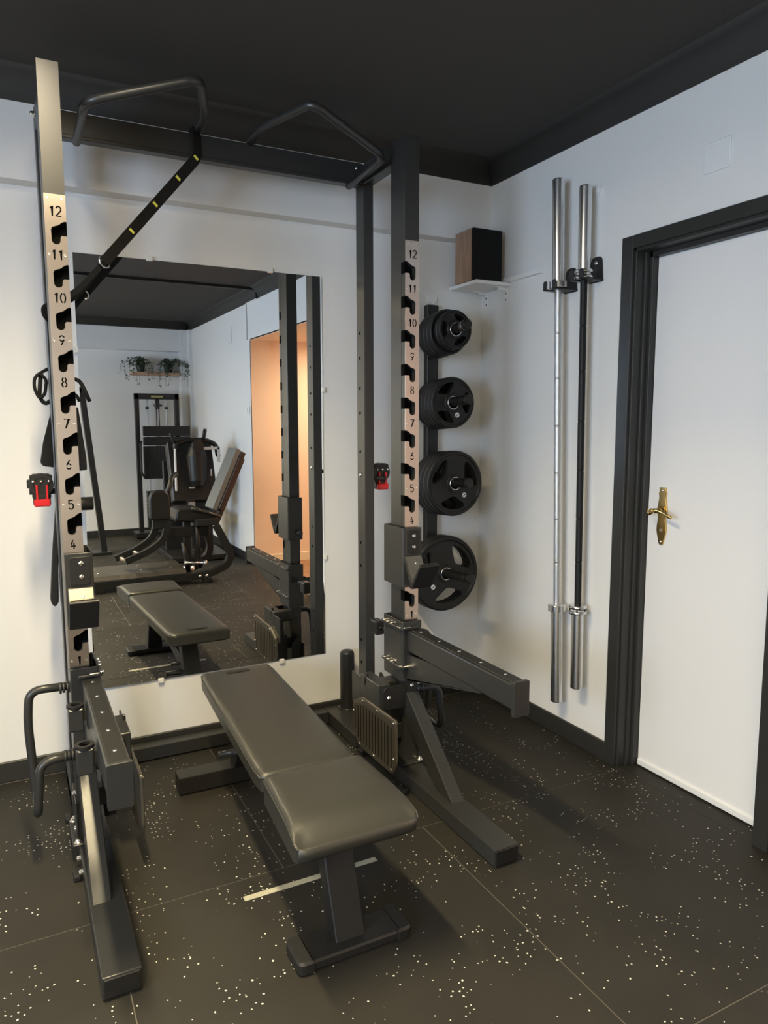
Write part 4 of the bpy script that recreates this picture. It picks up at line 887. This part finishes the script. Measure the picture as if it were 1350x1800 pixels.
def slab(b, base, L0, L1, t0, t1, y0_, y1_, rr_=.03, bulge=0):
    P = lambda l, t: (base.x+dirv.x*l+nrm_.x*t, base.z+dirv.z*l+nrm_.z*t)
    prism(b, roundpoly([P(L0, t0), P(L1, t0), P(L1, t1), P(L0, t1)], rr_), 'y', y0_, y1_, .006)
base = Vector((-.515, 0, .60))
b = bm_(); slab(b, base, .02, .62, -.004, .050, -3.34, -3.60, .02); obj('backrest_cushion', b, 'greypad', ma)
b = bm_(); slab(b, base, .04, .61, .051, .095, -3.33, -3.61, .012); slab(b, base, -.10, .56, .096, .135, -3.42, -3.52, .004); obj('backrest_shell', b, 'brown', ma)
b = bm_(); cyl(b, (-.80, -3.2, .18), (-.62, -3.2, .16), .012); cyl(b, (-.63, -3.2, .16), (-.605, -3.2, .16), .028); cyl(b, (-.74, -3.3, .06), (-.74, -3.3, .13), .05, n=16); obj('chrome_linkage', b, 'chrome', ma)
b = bm_(); cyl(b, (-.80, -3.22, .36), (-.76, -3.22, .1), .02); cyl(b, (-.68, -3.22, .55), (-.66, -3.22, .12), .018); obj('damper', b, 'plastic', ma)
# leaning frame left in the mirror
ln = thing('cable_column', 'slanted black column with floor plate at left edge of mirror', 'gym machine', (-1.3, -5.0, 0))
b = bm_(); prism(b, [(-1.425, 1.75), (-1.365, 1.75), (-1.215, .03), (-1.275, .03)], 'y', -5.0, -5.07, .004); obj('column', b, 'powder2', ln)
b = bm_(); box(b, -1.45, -1.18, -4.93, -5.14, 0, .03, .004); obj('floor_plate', b, 'powder2', ln)
b = bm_(); box(b, -2.3, -1.39, -5.0, -5.07, 1.70, 1.76, .004); box(b, -2.32, -2.25, -5.0, -5.07, 0, 1.76, .004); obj('frame', b, 'powder2', ln)
# ------------------------------------------------------------------ ceiling lamps (recessed spots)
for k, ((lx, ly), pw) in enumerate(LAMPS):
    t = thing('ceiling_lamp', ['long ceiling lamp above the bench', 'long ceiling lamp left of the rack', 'long ceiling lamp beside the machines', 'long ceiling lamp at the far left end'][k], 'lamp', (lx, ly, 2.6), 'long ceiling lamps')
    b = bm_(); box(b, lx-.075, lx+.075, ly-.53, ly+.53, 2.578, 2.62, .004); obj('housing', b, 'powder2', t)
    b = bm_(); box(b, lx-.06, lx+.06, ly-.5, ly+.5, 2.573, 2.579, .002); obj('diffuser', b, 'lampglass', t)
